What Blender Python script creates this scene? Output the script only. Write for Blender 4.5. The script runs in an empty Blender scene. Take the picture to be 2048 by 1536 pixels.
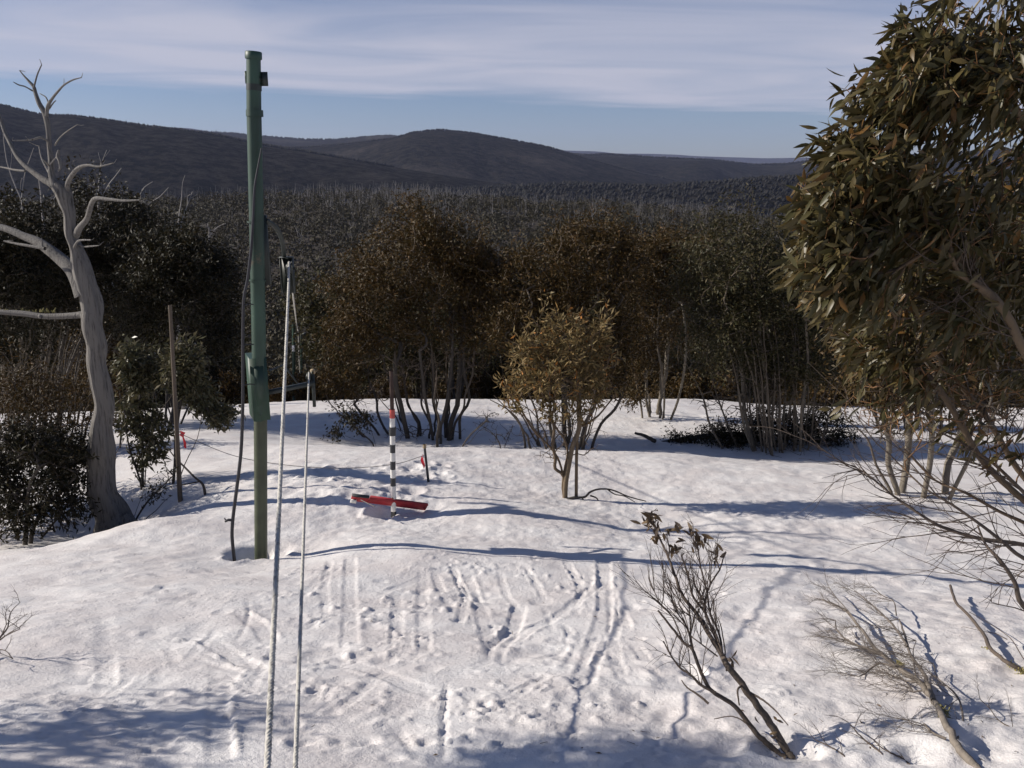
import bpy, math, random
import numpy as np
from mathutils import Vector, Matrix

# ------------------------------------------------------------------ camera, sky, sun
F = 1750.0; PITCH = math.radians(14.0); CAMZ = 2.0      # F in pixels of a 2048 x 1536 frame
SUN_EL = math.radians(29.0)
SUN_DIR = np.array([math.cos(SUN_EL)*1.0, -0.10, -math.sin(SUN_EL)])   # travel direction of the light
SUN_DIR /= np.linalg.norm(SUN_DIR)
sc = bpy.context.scene
COL = sc.collection
cam = bpy.data.cameras.new('camera'); camo = bpy.data.objects.new('camera', cam); COL.objects.link(camo)
cam.sensor_width = 36; cam.lens = 36*F/2048; cam.clip_start = 0.05; cam.clip_end = 40000
camo.location = (0, 0, CAMZ); camo.rotation_euler = (math.pi/2-PITCH, 0, 0)
sc.camera = camo
sc.render.resolution_x = 1024; sc.render.resolution_y = 768
vs = sc.view_settings
vs.view_transform = 'Standard'; vs.look = 'None'; vs.gamma = 1; vs.use_curve_mapping = False
vs.exposure = 0.19

world = bpy.data.worlds.new('World'); sc.world = world; world.use_nodes = True
wn = world.node_tree.nodes; wl = world.node_tree.links; wn.clear()
def N(nodes, t, **k):
    n = nodes.new(t)
    for a, b in k.items(): setattr(n, a, b)
    return n
def M(nodes, links, op, a, b=None, clamp=False):
    n = nodes.new('ShaderNodeMath'); n.operation = op; n.use_clamp = clamp
    for i, v in enumerate((a, b)):
        if v is None: continue
        if isinstance(v, (int, float)): n.inputs[i].default_value = v
        else: links.new(v, n.inputs[i])
    return n.outputs[0]
sky = N(wn, 'ShaderNodeTexSky', sky_type='NISHITA', sun_disc=False)
sky.sun_elevation = SUN_EL; sky.sun_rotation = math.radians(-90); sky.altitude = 1200
sky.air_density = 0.9; sky.dust_density = 0.8; sky.ozone_density = 2.5
tc = N(wn, 'ShaderNodeTexCoord'); sep = N(wn, 'ShaderNodeSeparateXYZ'); wl.new(tc.outputs['Generated'], sep.inputs[0])
wm = lambda op, a, b=None, c=False: M(wn, wl, op, a, b, c)
dz = wm('MAXIMUM', sep.outputs[2], 0.012)
pxs = wm('DIVIDE', sep.outputs[0], dz); pys = wm('DIVIDE', sep.outputs[1], dz)
cmb = N(wn, 'ShaderNodeCombineXYZ'); wl.new(wm('MULTIPLY', pxs, 0.30), cmb.inputs[0]); wl.new(wm('ADD', wm('MULTIPLY', pys, 0.42), wm('MULTIPLY', pxs, -0.07)), cmb.inputs[1])
nz = N(wn, 'ShaderNodeTexNoise'); nz.inputs['Scale'].default_value = 1.0; nz.inputs['Detail'].default_value = 5; nz.inputs['Roughness'].default_value = 0.5; nz.inputs['Distortion'].default_value = 1.1
wl.new(cmb.outputs[0], nz.inputs['Vector'])
# a sheet of thin high cloud that ends some way out, so that clear air shows under its edge
edge = wm('ADD', wm('MULTIPLY', pxs, 0.62), 15.2)
noff = wm('MULTIPLY', wm('SUBTRACT', nz.outputs['Fac'], 0.5), 4.0)
cov = wm('MULTIPLY', wm('ADD', wm('SUBTRACT', edge, pys), noff), 0.42, True)
thin = wm('MULTIPLY', wm('SUBTRACT', pys, 4.2), 0.30, True)         # thinner overhead
streak = wm('MULTIPLY', wm('SUBTRACT', nz.outputs['Fac'], 0.33), 2.9, True)
body = wm('ADD', wm('MULTIPLY', thin, 0.55), wm('MULTIPLY', streak, 0.55), True)
far_ = wm('MULTIPLY', wm('SUBTRACT', wm('POWER', wm('ADD', wm('MULTIPLY', pxs, pxs), wm('MULTIPLY', pys, pys)), 0.5), 1.6), 0.45, True)   # the sheet thins out overhead
covf = wm('MULTIPLY', wm('MULTIPLY', wm('MULTIPLY', cov, body), far_), 0.86)
ccol = N(wn, 'ShaderNodeRGB'); ccol.outputs[0].default_value = (7.6, 7.6, 8.8, 1)
tint = N(wn, 'ShaderNodeMixRGB', blend_type='MULTIPLY'); tint.inputs[0].default_value = 1.0
tint.inputs[2].default_value = (0.92, 0.94, 1.10, 1)
wl.new(sky.outputs[0], tint.inputs[1])
mixc = N(wn, 'ShaderNodeMixRGB'); wl.new(covf, mixc.inputs[0]); wl.new(tint.outputs[0], mixc.inputs[1]); wl.new(ccol.outputs[0], mixc.inputs[2])
bg = N(wn, 'ShaderNodeBackground'); bg.inputs[1].default_value = 0.066
wl.new(mixc.outputs[0], bg.inputs[0])
wo = N(wn, 'ShaderNodeOutputWorld'); wl.new(bg.outputs[0], wo.inputs[0])

sun = bpy.data.lights.new('sun', 'SUN'); sun.energy = 5.0; sun.angle = math.radians(0.55); sun.color = (1.0, 0.93, 0.84)
suno = bpy.data.objects.new('sun', sun); COL.objects.link(suno)
suno.rotation_euler = Vector(SUN_DIR).to_track_quat('-Z', 'Y').to_euler(); suno.location = (-20, 0, 20)

# ------------------------------------------------------------------ helpers
rng = np.random.default_rng(7); random.seed(7)
CP, SP = math.cos(PITCH), math.sin(PITCH)
def pix(px, py, Y):
    """world point on the ray of photo pixel (px,py) at forward distance Y"""
    u = (px-1024)/F; v = (py-768)/F
    dy = CP - v*SP; dzz = -SP - v*CP
    s = Y/dy
    return np.array([u*s, Y, CAMZ + dzz*s])
def pscale(Y, py=768):   # metres per photo pixel at that distance
    v = (py-768)/F
    return Y/(CP - v*SP)/F

def _hash(ix, iy, seed):
    h = (ix.astype(np.int64)*374761393 + iy.astype(np.int64)*668265263 + seed*974711) & 0x7fffffff
    h = ((h ^ (h >> 13))*1274126177) & 0x7fffffff
    return ((h ^ (h >> 16)) & 0xffff)/65535.0
def vnoise(x, y, seed=0):
    ix = np.floor(x); iy = np.floor(y); fx = x-ix; fy = y-iy
    fx = fx*fx*fx*(fx*(fx*6-15)+10); fy = fy*fy*fy*(fy*(fy*6-15)+10)
    ix = ix.astype(np.int64); iy = iy.astype(np.int64)
    a = _hash(ix, iy, seed); b = _hash(ix+1, iy, seed); c = _hash(ix, iy+1, seed); d = _hash(ix+1, iy+1, seed)
    return (a*(1-fx)+b*fx)*(1-fy) + (c*(1-fx)+d*fx)*fy - 0.5
def fbm(x, y, seed=0, oct=4, gain=0.5):
    s = 0; a = 1
    for o in range(oct):
        s = s + a*vnoise(x*2**o + o*17.3, y*2**o - o*9.1, seed+o); a *= gain
    return s

class MB:
    """collects tubes, boxes, leaves; build() links ONE mesh object"""
    def __init__(s): s.v = []; s.f = []; s.n = 0; s.t = []; s.mi = []
    def add(s, v, f, tint=None):
        v = np.asarray(v, float).reshape(-1, 3)
        s.v.append(v); s.f.append((np.asarray(f, np.int64)+s.n)); s.n += len(v)
        s.t.append(np.full((len(v), 3), 0.5) if tint is None else np.asarray(tint, float))
    def tube(s, pts, rad, k=6, cap=True, rough=0.0):
        pts = np.asarray(pts, float); m = len(pts); rad = np.broadcast_to(np.asarray(rad, float), (m,))
        t = np.gradient(pts, axis=0); t /= (np.linalg.norm(t, axis=1, keepdims=True)+1e-9)
        ref = np.array([0., 0., 1.]) if abs(t[0, 2]) < 0.9 else np.array([1., 0., 0.])
        a = np.cross(t[0], ref); a /= np.linalg.norm(a)
        A = np.empty((m, 3))
        for i in range(m):
            a = a - t[i]*(a@t[i]); a /= (np.linalg.norm(a)+1e-9); A[i] = a
        B = np.cross(t, A)
        ang = np.arange(k)*2*math.pi/k
        rr = rad[:, None]*np.ones((1, k))
        if rough:
            nk = max(2, m//5); cn = rng.random((nk, k))*.5+rng.random((1, k)); ti = np.linspace(0, nk-1, m); i0 = np.minimum(ti.astype(int), nk-2); fr = (ti-i0)[:, None]; fr = fr*fr*(3-2*fr)
            rr = rr*(1+rough*1.6*((cn[i0]*(1-fr)+cn[i0+1]*fr)-.75))
        V = pts[:, None, :] + rr[:, :, None]*(np.cos(ang)[None, :, None]*A[:, None, :] + np.sin(ang)[None, :, None]*B[:, None, :])
        i, j = np.meshgrid(np.arange(m-1), np.arange(k), indexing='ij')
        q = np.stack([i*k+j, i*k+(j+1) % k, (i+1)*k+(j+1) % k, (i+1)*k+j], -1).reshape(-1, 4)
        tn = np.full((m*k, 3), rng.random()); tn[:, 1] = np.repeat(np.clip(rad/0.03, 0, 1), k)
        s.add(V.reshape(-1, 3), q, tn)
        if cap and k >= 4:
            for e, r in ((0, 1), (m-1, -1)):
                c = pts[e]; idx = np.arange(k)
                vv = np.vstack([V[e], c[None]])
                ff = np.stack([np.full(k, k), idx, (idx+1) % k, (idx+1) % k], -1) if r < 0 else np.stack([np.full(k, k), (idx+1) % k, idx, idx], -1)
                s.add(vv, ff, np.repeat(tn[e*k:e*k+1], k+1, 0))
    def box(s, c, size, rot=None):
        x, y, z = np.array(size)/2
        v = np.array([[-x,-y,-z],[x,-y,-z],[x,y,-z],[-x,y,-z],[-x,-y,z],[x,-y,z],[x,y,z],[-x,y,z]])
        if rot is not None: v = v@np.asarray(rot).T
        s.add(v+np.asarray(c), [[0,3,2,1],[4,5,6,7],[0,1,5,4],[1,2,6,5],[2,3,7,6],[3,0,4,7]])
    def leaves(s, P, D, Nn, L, W, seg=1, bend=0.15):
        """P base, D direction, Nn normal hint; lens-shaped blades, folded a little and bent along the length"""
        n = len(P)
        if n == 0: return
        D = D/(np.linalg.norm(D, axis=1, keepdims=True)+1e-9)
        S = np.cross(D, Nn); S /= (np.linalg.norm(S, axis=1, keepdims=True)+1e-9)
        U = np.cross(S, D)
        L = np.asarray(L)[:, None]; W = np.asarray(W)[:, None]
        r = rng.random(n); r2 = rng.random(n)
        tint1 = np.stack([r, r2, np.zeros(n)], 1)
        if seg == 1:
            mid = P + D*L*0.45 - U*L*bend*0.2
            V = np.stack([P, mid+S*W*0.5+U*W*0.15, P+D*L-U*L*bend, mid-S*W*0.5+U*W*0.15], 1)
            base = (np.arange(n)*4)[:, None]
            f = base + np.array([[0, 1, 2, 3]])
            s.add(V.reshape(-1, 3), f, np.repeat(tint1, 4, 0))
        else:
            ts = [0.0, 0.22, 0.5, 0.78, 1.0]; ws = [0.12, 0.8, 1.0, 0.55, 0.03]
            rows = []
            for t, w in zip(ts, ws):
                c = P + D*L*t - U*L*bend*t*t
                rows += [c+S*W*0.5*w+U*W*0.12*w, c, c-S*W*0.5*w+U*W*0.12*w]
            V = np.stack(rows, 1); fs = []
            for i in range(4):
                a = i*3; fs += [[a, a+1, a+4, a+3], [a+1, a+2, a+5, a+4]]
            f = ((np.arange(n)*15)[:, None, None] + np.array(fs)[None]).reshape(-1, 4)
            s.add(V.reshape(-1, 3), f, np.repeat(tint1, 15, 0))
    def build(s, name, mat, parent=None, smooth=True, mats=None):
        V = np.vstack(s.v); T = np.vstack(s.t)
        if parent is not None: V = V - np.array(parent_origin(parent))
        quads = [f for f in s.f if f.shape[1] == 4]; tris = [f for f in s.f if f.shape[1] == 3]
        me = bpy.data.meshes.new(name)
        fl = []; ls = []; lt = []
        pos = 0
        for f in s.f:
            k = f.shape[1]
            fl.append(f.ravel()); ls.append(pos + np.arange(len(f))*k); lt.append(np.full(len(f), k)); pos += f.size
        fl = np.concatenate(fl); ls = np.concatenate(ls); lt = np.concatenate(lt)
        # quads whose last two corners coincide are triangles
        me.vertices.add(len(V)); me.vertices.foreach_set('co', V.astype(np.float32).ravel())
        me.loops.add(len(fl)); me.loops.foreach_set('vertex_index', fl.astype(np.int32))
        me.polygons.add(len(ls)); me.polygons.foreach_set('loop_start', ls.astype(np.int32)); me.polygons.foreach_set('loop_total', lt.astype(np.int32))
        at = me.attributes.new('tint', 'FLOAT_COLOR', 'POINT')
        at.data.foreach_set('color', np.hstack([T, np.ones((len(T), 1))]).astype(np.float32).ravel())
        me.update(calc_edges=True); me.validate()
        if smooth: me.polygons.foreach_set('use_smooth', np.ones(len(me.polygons), bool))
        me.materials.append(mat)
        o = bpy.data.objects.new(name, me); COL.objects.link(o)
        if parent is not None: o.parent = parent
        return o
def parent_origin(p):
    q = np.array(p.location)
    while p.parent is not None:
        p = p.parent; q = q + np.array(p.location)
    return q
def tag(o, label, cat, group=None):
    o['label'] = label; o['category'] = cat
    if group: o['group'] = group
    return o
def thing(name, label, cat, loc, group=None):
    o = bpy.data.objects.new(name, None); COL.objects.link(o); o.location = tuple(float(a) for a in loc); o.empty_display_size = 0.2
    return tag(o, label, cat, group)
def copy_tree(root, loc, rotz, scale, label=None, group=None):
    r = root.copy(); COL.objects.link(r); r.location = tuple(float(a) for a in loc); r.rotation_euler = (0, 0, rotz); r.scale = scale
    if label: r['label'] = label
    if group: r['group'] = group
    for ch in root.children:
        c = ch.copy(); COL.objects.link(c); c.parent = r
    return r
def smoothpts(pts, n=6):
    """Catmull-Rom through rows (any number of columns)"""
    p = np.asarray(pts, float); m = len(p)
    if m < 3:
        t = np.linspace(0, 1, n+1)[:, None]; return p[0]*(1-t)+p[1]*t
    q = np.vstack([2*p[0]-p[1], p, 2*p[-1]-p[-2]]); out = []
    for i in range(m-1):
        a, b, c, d = q[i], q[i+1], q[i+2], q[i+3]
        for t in np.arange(n)/n:
            out.append(0.5*((2*b)+(-a+c)*t+(2*a-5*b+4*c-d)*t*t+(-a+3*b-3*c+d)*t**3))
    out.append(p[-1]); return np.array(out)

# ------------------------------------------------------------------ materials
def mat(name):
    m = bpy.data.materials.new(name); m.use_nodes = True; nt = m.node_tree
    return m, nt.nodes, nt.links, nt.nodes['Principled BSDF']
def simple(name, col, rough=0.6, var=0.15, scale=8.0, metal=0.0, bump=0.0, col2=None, thr=0.6, stretch=None):
    m, n, l, b = mat(name)
    tcn = N(n, 'ShaderNodeTexCoord'); nzz = N(n, 'ShaderNodeTexNoise'); nzz.inputs['Scale'].default_value = scale; nzz.inputs['Detail'].default_value = 5
    if stretch:
        mp = N(n, 'ShaderNodeMapping'); mp.inputs['Scale'].default_value = stretch; l.new(tcn.outputs['Object'], mp.inputs[0]); l.new(mp.outputs[0], nzz.inputs['Vector'])
    else: l.new(tcn.outputs['Object'], nzz.inputs['Vector'])
    r = N(n, 'ShaderNodeValToRGB'); e = r.color_ramp.elements
    c = np.array(col); e[0].position = 0.3; e[0].color = (*np.clip(c*(1-var), 0, 1), 1); e[1].position = 0.7; e[1].color = (*np.clip(c*(1+var), 0, 1), 1)
    l.new(nzz.outputs['Fac'], r.inputs[0]); out = r.outputs[0]
    if col2 is not None:
        n2 = N(n, 'ShaderNodeTexNoise'); n2.inputs['Scale'].default_value = scale*0.45; n2.inputs['Detail'].default_value = 8; n2.inputs['Roughness'].default_value = 0.7
        l.new(tcn.outputs['Object'], n2.inputs['Vector'])
        f = M(n, l, 'MULTIPLY', M(n, l, 'SUBTRACT', n2.outputs['Fac'], thr), 14, True)
        mx = N(n, 'ShaderNodeMixRGB'); l.new(f, mx.inputs[0]); l.new(out, mx.inputs[1]); mx.inputs[2].default_value = (*col2, 1); out = mx.outputs[0]
    l.new(out, b.inputs['Base Color']); b.inputs['Roughness'].default_value = rough; b.inputs['Metallic'].default_value = metal
    if bump:
        bp = N(n, 'ShaderNodeBump'); bp.inputs['Strength'].default_value = bump; bp.inputs['Distance'].default_value = 0.01; l.new(nzz.outputs['Fac'], bp.inputs['Height']); l.new(bp.outputs[0], b.inputs['Normal'])
    return m
def leafmat(name, a, b_, c, rough=0.6, trans=0.18):
    """leaf colour varies leaf by leaf between a (green) and b_ (brown-green), a few are c (tan)"""
    m, n, l, b = mat(name)
    at = N(n, 'ShaderNodeAttribute', attribute_name='tint'); sp = N(n, 'ShaderNodeSeparateColor'); l.new(at.outputs['Color'], sp.inputs[0])
    m1 = N(n, 'ShaderNodeMixRGB'); l.new(sp.outputs[0], m1.inputs[0]); m1.inputs[1].default_value = (*a, 1); m1.inputs[2].default_value = (*b_, 1)
    f = M(n, l, 'MULTIPLY', M(n, l, 'SUBTRACT', sp.outputs[1], 0.92), 20, True)
    m2 = N(n, 'ShaderNodeMixRGB'); l.new(f, m2.inputs[0]); l.new(m1.outputs[0], m2.inputs[1]); m2.inputs[2].default_value = (*c, 1)
    l.new(m2.outputs[0], b.inputs['Base Color']); b.inputs['Roughness'].default_value = rough; b.inputs['Specular IOR Level'].default_value = 0.28
    tr = N(n, 'ShaderNodeBsdfTranslucent'); l.new(m2.outputs[0], tr.inputs[0])
    ms = N(n, 'ShaderNodeMixShader'); ms.inputs[0].default_value = trans
    o = n['Material Output']; l.new(b.outputs[0], ms.inputs[1]); l.new(tr.outputs[0], ms.inputs[2]); l.new(ms.outputs[0], o.inputs[0])
    return m
def barkmat(name, thick, thin, dark, scale=10, streak=(1, 1, 0.12), bd=.012):
    m, n, l, b = mat(name)
    tcn = N(n, 'ShaderNodeTexCoord'); mp = N(n, 'ShaderNodeMapping'); mp.inputs['Scale'].default_value = streak; l.new(tcn.outputs['Object'], mp.inputs[0])
    nzz = N(n, 'ShaderNodeTexNoise'); nzz.inputs['Scale'].default_value = scale; nzz.inputs['Detail'].default_value = 7; nzz.inputs['Roughness'].default_value = 0.65; l.new(mp.outputs[0], nzz.inputs['Vector'])
    at = N(n, 'ShaderNodeAttribute', attribute_name='tint'); sp = N(n, 'ShaderNodeSeparateColor'); l.new(at.outputs['Color'], sp.inputs[0])
    m1 = N(n, 'ShaderNodeMixRGB'); l.new(sp.outputs[1], m1.inputs[0]); m1.inputs[1].default_value = (*thin, 1); m1.inputs[2].default_value = (*thick, 1)
    f = M(n, l, 'MULTIPLY', M(n, l, 'SUBTRACT', nzz.outputs['Fac'], 0.5), 5, True)
    m2 = N(n, 'ShaderNodeMixRGB'); l.new(f, m2.inputs[0]); l.new(m1.outputs[0], m2.inputs[1]); m2.inputs[2].default_value = (*dark, 1)
    l.new(m2.outputs[0], b.inputs['Base Color']); b.inputs['Roughness'].default_value = 0.8
    bp = N(n, 'ShaderNodeBump'); bp.inputs['Strength'].default_value = 0.7; bp.inputs['Distance'].default_value = bd; l.new(nzz.outputs['Fac'], bp.inputs['Height']); l.new(bp.outputs[0], b.inputs['Normal'])
    return m
MT = {}
MT['leaf_olive'] = leafmat('leaf_olive', (0.034, 0.036, 0.013), (0.056, 0.042, 0.014), (0.10, 0.078, 0.036))
MT['leaf_brown'] = leafmat('leaf_brown', (0.047, 0.034, 0.0085), (0.075, 0.041, 0.0095), (0.12, 0.066, 0.02))
MT['leaf_tan'] = leafmat('leaf_tan', (0.165, 0.132, 0.058), (0.235, 0.155, 0.060), (0.38, 0.16, 0.035))
MT['leaf_near'] = leafmat('leaf_near', (0.064, 0.060, 0.024), (0.100, 0.073, 0.027), (0.15, 0.08, 0.025), rough=0.40)
MT['leaf_young'] = leafmat('leaf_young', (0.090, 0.092, 0.048), (0.12, 0.10, 0.05), (0.17, 0.14, 0.08), rough=0.38)
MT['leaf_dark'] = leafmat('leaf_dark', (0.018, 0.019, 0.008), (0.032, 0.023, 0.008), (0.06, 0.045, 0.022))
MT['leaf_forest'] = leafmat('leaf_forest', (0.034, 0.032, 0.015), (0.054, 0.042, 0.020), (0.080, 0.064, 0.036), rough=0.7)
MT['leaf_dead'] = leafmat('leaf_dead', (0.17, 0.115, 0.06), (0.07, 0.05, 0.036), (0.26, 0.16, 0.075))
MT['bark_gum'] = barkmat('bark_gum', (0.17, 0.145, 0.11), (0.075, 0.052, 0.034), (0.045, 0.04, 0.032))
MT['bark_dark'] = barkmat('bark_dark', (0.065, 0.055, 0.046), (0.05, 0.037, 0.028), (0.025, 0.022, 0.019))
MT['bark_lit_tops'] = barkmat('bark_lit_tops', (0.060, 0.051, 0.042), (0.15, 0.108, 0.072), (0.03, 0.026, 0.022))  # backlit shade painted into thick stem bases, sunlight into the paler thin tops
MT['bark_near'] = barkmat('bark_near', (0.15, 0.11, 0.068), (0.10, 0.058, 0.028), (0.05, 0.04, 0.03), scale=18)
MT['twig'] = barkmat('twig', (0.15, 0.12, 0.09), (0.085, 0.06, 0.045), (0.05, 0.042, 0.036), scale=30)
MT['twig_grey'] = barkmat('twig_grey', (0.25, 0.215, 0.17), (0.15, 0.125, 0.105), (0.12, 0.10, 0.085), scale=30)
MT['orange_twig'] = simple('orange_twig', (0.17, 0.082, 0.028), 0.6)
MT['dead_wood'] = barkmat('dead_wood', (0.165, 0.152, 0.137), (0.20, 0.187, 0.17), (0.035, 0.031, 0.028), scale=46, streak=(1, 1, 0.07), bd=.05)
MT['snag'] = simple('snag', (0.26, 0.24, 0.225), 0.85)
MT['lichen'] = simple('lichen', (0.30, 0.26, 0.10), 0.95, 0.3, 60)
MT['pole_green'] = simple('pole_green', (0.024, 0.056, 0.037), 0.5, 0.38, 6, bump=0.10, col2=(0.11, 0.075, 0.045), thr=0.635, stretch=(1, 1, .35))
MT['pole_low'] = simple('pole_low', (0.055, 0.066, 0.036), 0.5, 0.3, 7, bump=0.08, col2=(0.22, 0.12, 0.05), thr=0.64)
MT['steel_dark'] = simple('steel_dark', (0.020, 0.027, 0.024), 0.5, 0.2, 20)
MT['black_rubber'] = simple('black_rubber', (0.018, 0.018, 0.024), 0.45, 0.2, 20)
MT['rope'] = simple('rope', (0.50, 0.48, 0.43), 0.9, 0.15, 40, col2=(0.26, 0.25, 0.225), thr=0.55)
MT['paint_white'] = simple('paint_white', (0.72, 0.71, 0.67), 0.5, 0.08, 20, col2=(0.40, 0.36, 0.30), thr=0.60)
MT['paint_black'] = simple('paint_black', (0.03, 0.032, 0.035), 0.5, 0.2, 20)
MT['paint_red'] = simple('paint_red', (0.46, 0.075, 0.06), 0.55, 0.15, 12, col2=(0.30, 0.05, 0.045), thr=0.6)
MT['red_board'] = simple('red_board', (0.36, 0.022, 0.03), 0.6, 0.25, 10, col2=(0.30, 0.12, 0.11), thr=0.64, bump=.1)
MT['red_tape'] = simple('red_tape', (0.75, 0.02, 0.035), 0.4, 0.1, 20)
MT['rust'] = simple('rust', (0.055, 0.032, 0.024), 0.8, 0.3, 18)
MT['wood_post'] = simple('wood_post', (0.11, 0.085, 0.062), 0.85, 0.3, 14, bump=0.4, stretch=(1, 1, 0.1))
MT['tan_cap'] = simple('tan_cap', (0.34, 0.26, 0.15), 0.7)
MT['label_white'] = simple('label_white', (0.7, 0.7, 0.72), 0.5)
MT['cord'] = simple('cord', (0.16, 0.14, 0.13), 0.8)

def snowmat():
    m, n, l, b = mat('snow')
    tcn = N(n, 'ShaderNodeTexCoord')
    n1 = N(n, 'ShaderNodeTexNoise'); n1.inputs['Scale'].default_value = 1.7; n1.inputs['Detail'].default_value = 8; n1.inputs['Roughness'].default_value = 0.62; l.new(tcn.outputs['Object'], n1.inputs['Vector'])
    n2 = N(n, 'ShaderNodeTexNoise'); n2.inputs['Scale'].default_value = 34; n2.inputs['Detail'].default_value = 5; n2.inputs['Roughness'].default_value = 0.6; l.new(tcn.outputs['Object'], n2.inputs['Vector'])
    n3 = N(n, 'ShaderNodeTexNoise'); n3.inputs['Scale'].default_value = 170; n3.inputs['Detail'].default_value = 3; l.new(tcn.outputs['Object'], n3.inputs['Vector'])
    r = N(n, 'ShaderNodeValToRGB'); e = r.color_ramp.elements
    e[0].position = 0.36; e[0].color = (0.80, 0.775, 0.75, 1); e[1].position = 0.62; e[1].color = (0.70, 0.655, 0.63, 1)
    l.new(n1.outputs['Fac'], r.inputs[0])
    # specks of bark and leaf litter
    sp = M(n, l, 'MULTIPLY', M(n, l, 'SUBTRACT', M(n, l, 'ADD', M(n, l, 'MULTIPLY', n2.outputs['Fac'], 0.75), M(n, l, 'MULTIPLY', n1.outputs['Fac'], 0.45)), 0.735), 6, True)
    mx = N(n, 'ShaderNodeMixRGB'); l.new(M(n, l, 'MULTIPLY', sp, 0.55), mx.inputs[0]); l.new(r.outputs[0], mx.inputs[1]); mx.inputs[2].default_value = (0.42, 0.345, 0.30, 1)
    l.new(mx.outputs[0], b.inputs['Base Color']); b.inputs['Roughness'].default_value = 0.55; b.inputs['Specular IOR Level'].default_value = 0.3
    n4 = N(n, 'ShaderNodeTexNoise'); n4.inputs['Scale'].default_value = 15; n4.inputs['Detail'].default_value = 6; n4.inputs['Roughness'].default_value = 0.7; l.new(tcn.outputs['Object'], n4.inputs['Vector'])
    cr = M(n, l, 'MULTIPLY', M(n, l, 'SUBTRACT', n4.outputs['Fac'], 0.56), 5, True)
    h = M(n, l, 'ADD', M(n, l, 'ADD', M(n, l, 'MULTIPLY', n2.outputs['Fac'], 0.7), M(n, l, 'MULTIPLY', cr, 0.55)), M(n, l, 'MULTIPLY', n3.outputs['Fac'], 0.22))
    bp = N(n, 'ShaderNodeBump'); bp.inputs['Strength'].default_value = 0.55; bp.inputs['Distance'].default_value = 0.022; l.new(h, bp.inputs['Height']); l.new(bp.outputs[0], b.inputs['Normal'])
    return m
MT['snow'] = snowmat()
MT['forest_floor'] = simple('forest_floor', (0.026, 0.019, 0.012), 0.95, 0.4, 0.25, col2=(0.045, 0.032, 0.020), thr=0.5)
def hillmat():
    m, n, l, b = mat('hill'); tcn = N(n, 'ShaderNodeTexCoord')
    def nz_(sc_, det, rgh):
        q = N(n, 'ShaderNodeTexNoise'); q.inputs['Scale'].default_value = sc_; q.inputs['Detail'].default_value = det; q.inputs['Roughness'].default_value = rgh; l.new(tcn.outputs['Object'], q.inputs['Vector']); return q
    a = nz_(.004, 4, .6); c = nz_(.055, 8, .75); e = nz_(.16, 4, .6)
    r = N(n, 'ShaderNodeValToRGB'); el = r.color_ramp.elements; el[0].position = .43; el[0].color = (.006, .007, .006, 1); el[1].position = .60; el[1].color = (.036, .032, .027, 1); l.new(c.outputs['Fac'], r.inputs[0])
    f = M(n, l, 'MULTIPLY', M(n, l, 'SUBTRACT', a.outputs['Fac'], .53), 7, True)
    mx = N(n, 'ShaderNodeMixRGB'); l.new(M(n, l, 'MULTIPLY', f, M(n, l, 'MULTIPLY', c.outputs['Fac'], 1.0)), mx.inputs[0]); l.new(r.outputs[0], mx.inputs[1]); mx.inputs[2].default_value = (.085, .074, .064, 1)
    l.new(mx.outputs[0], b.inputs['Base Color']); b.inputs['Roughness'].default_value = 1.0; b.inputs['Specular IOR Level'].default_value = 0.0
    h = M(n, l, 'ADD', c.outputs['Fac'], M(n, l, 'MULTIPLY', e.outputs['Fac'], .35))
    bp = N(n, 'ShaderNodeBump'); bp.inputs['Strength'].default_value = 0.8; bp.inputs['Distance'].default_value = 7.0; l.new(h, bp.inputs['Height']); l.new(bp.outputs[0], b.inputs['Normal'])
    return m
MT['hill'] = hillmat()
MT['hill_trees'] = leafmat('hill_trees', (0.012, 0.012, 0.010), (0.017, 0.016, 0.013), (0.028, 0.025, 0.021), rough=0.9, trans=0.0)

# ------------------------------------------------------------------ snow ground (large structure)
ctrl = [  # photo pixel, forward distance of the ground there
 (0,1536,3.0),(1024,1536,3.2),(2048,1536,3.15),(0,1300,4.9),(500,1300,4.9),(1024,1300,5.0),(1500,1300,4.9),(2048,1300,4.8),
 (300,1180,6.6),(1024,1180,6.7),(1700,1185,6.6),(522,1112,8.31),(780,1084,8.31),(1090,1096,8.31),(1450,1111,8.31),(2048,1143,8.31),
 (787,1030,9.9),(1000,1018,9.9),(1300,1050,9.9),(855,963,11.3),(1125,999,11.0),(1500,992,11.2),(1820,995,11.2),(2048,1000,11.3),
 (700,985,10.3),(480,1005,10.3),(300,1035,9.4),(150,1080,8.9),(0,1118,8.3),(225,1078,10.4),(60,1085,10.2),(330,985,11.3),(130,962,13),(0,935,14.5),
 (460,935,12.5),(480,870,17),(560,838,21),(440,815,26),(650,800,28),(250,860,20),(700,893,15),(1000,897,15),(1300,905,15),(1700,930,14.5),(2048,942,14.5),
 (700,901,16.6),(900,903,16.6),(1150,906,16.6),(1400,914,16.6),(1600,930,16.6),(860,876,19),(1100,888,18.3),(1320,838,23),(1000,799,28),(1350,799,28),(1600,868,19.5),(1800,860,21),(1700,848,24),(2048,855,23),(1700,815,29),(2048,815,29),(60,860,21)]
cw = [pix(*c) for c in ctrl]
for x, y, d in [(-10,-8,-.2),(0,-8,-.2),(10,-8,-.2),(0,0,1.72),(-5,0,1.62),(5,0,1.75),(-9,5,2.9),(9,5,3.1),(-10,9,4.2),(10,10,4.3),(-14,14,5.0),(14,14,5.1),
                (-25,35,10.2),(0,35,9.9),(25,35,10.2),(-40,50,15.5),(0,50,15.2),(40,50,15.5),(-40,10,4.5),(40,10,4.5),(-40,25,7.5),(40,25,7.5),(-30,-8,0),(30,-8,0)]:
    cw.append(np.array([x, y, CAMZ-d]))
cw = np.array(cw)
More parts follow.
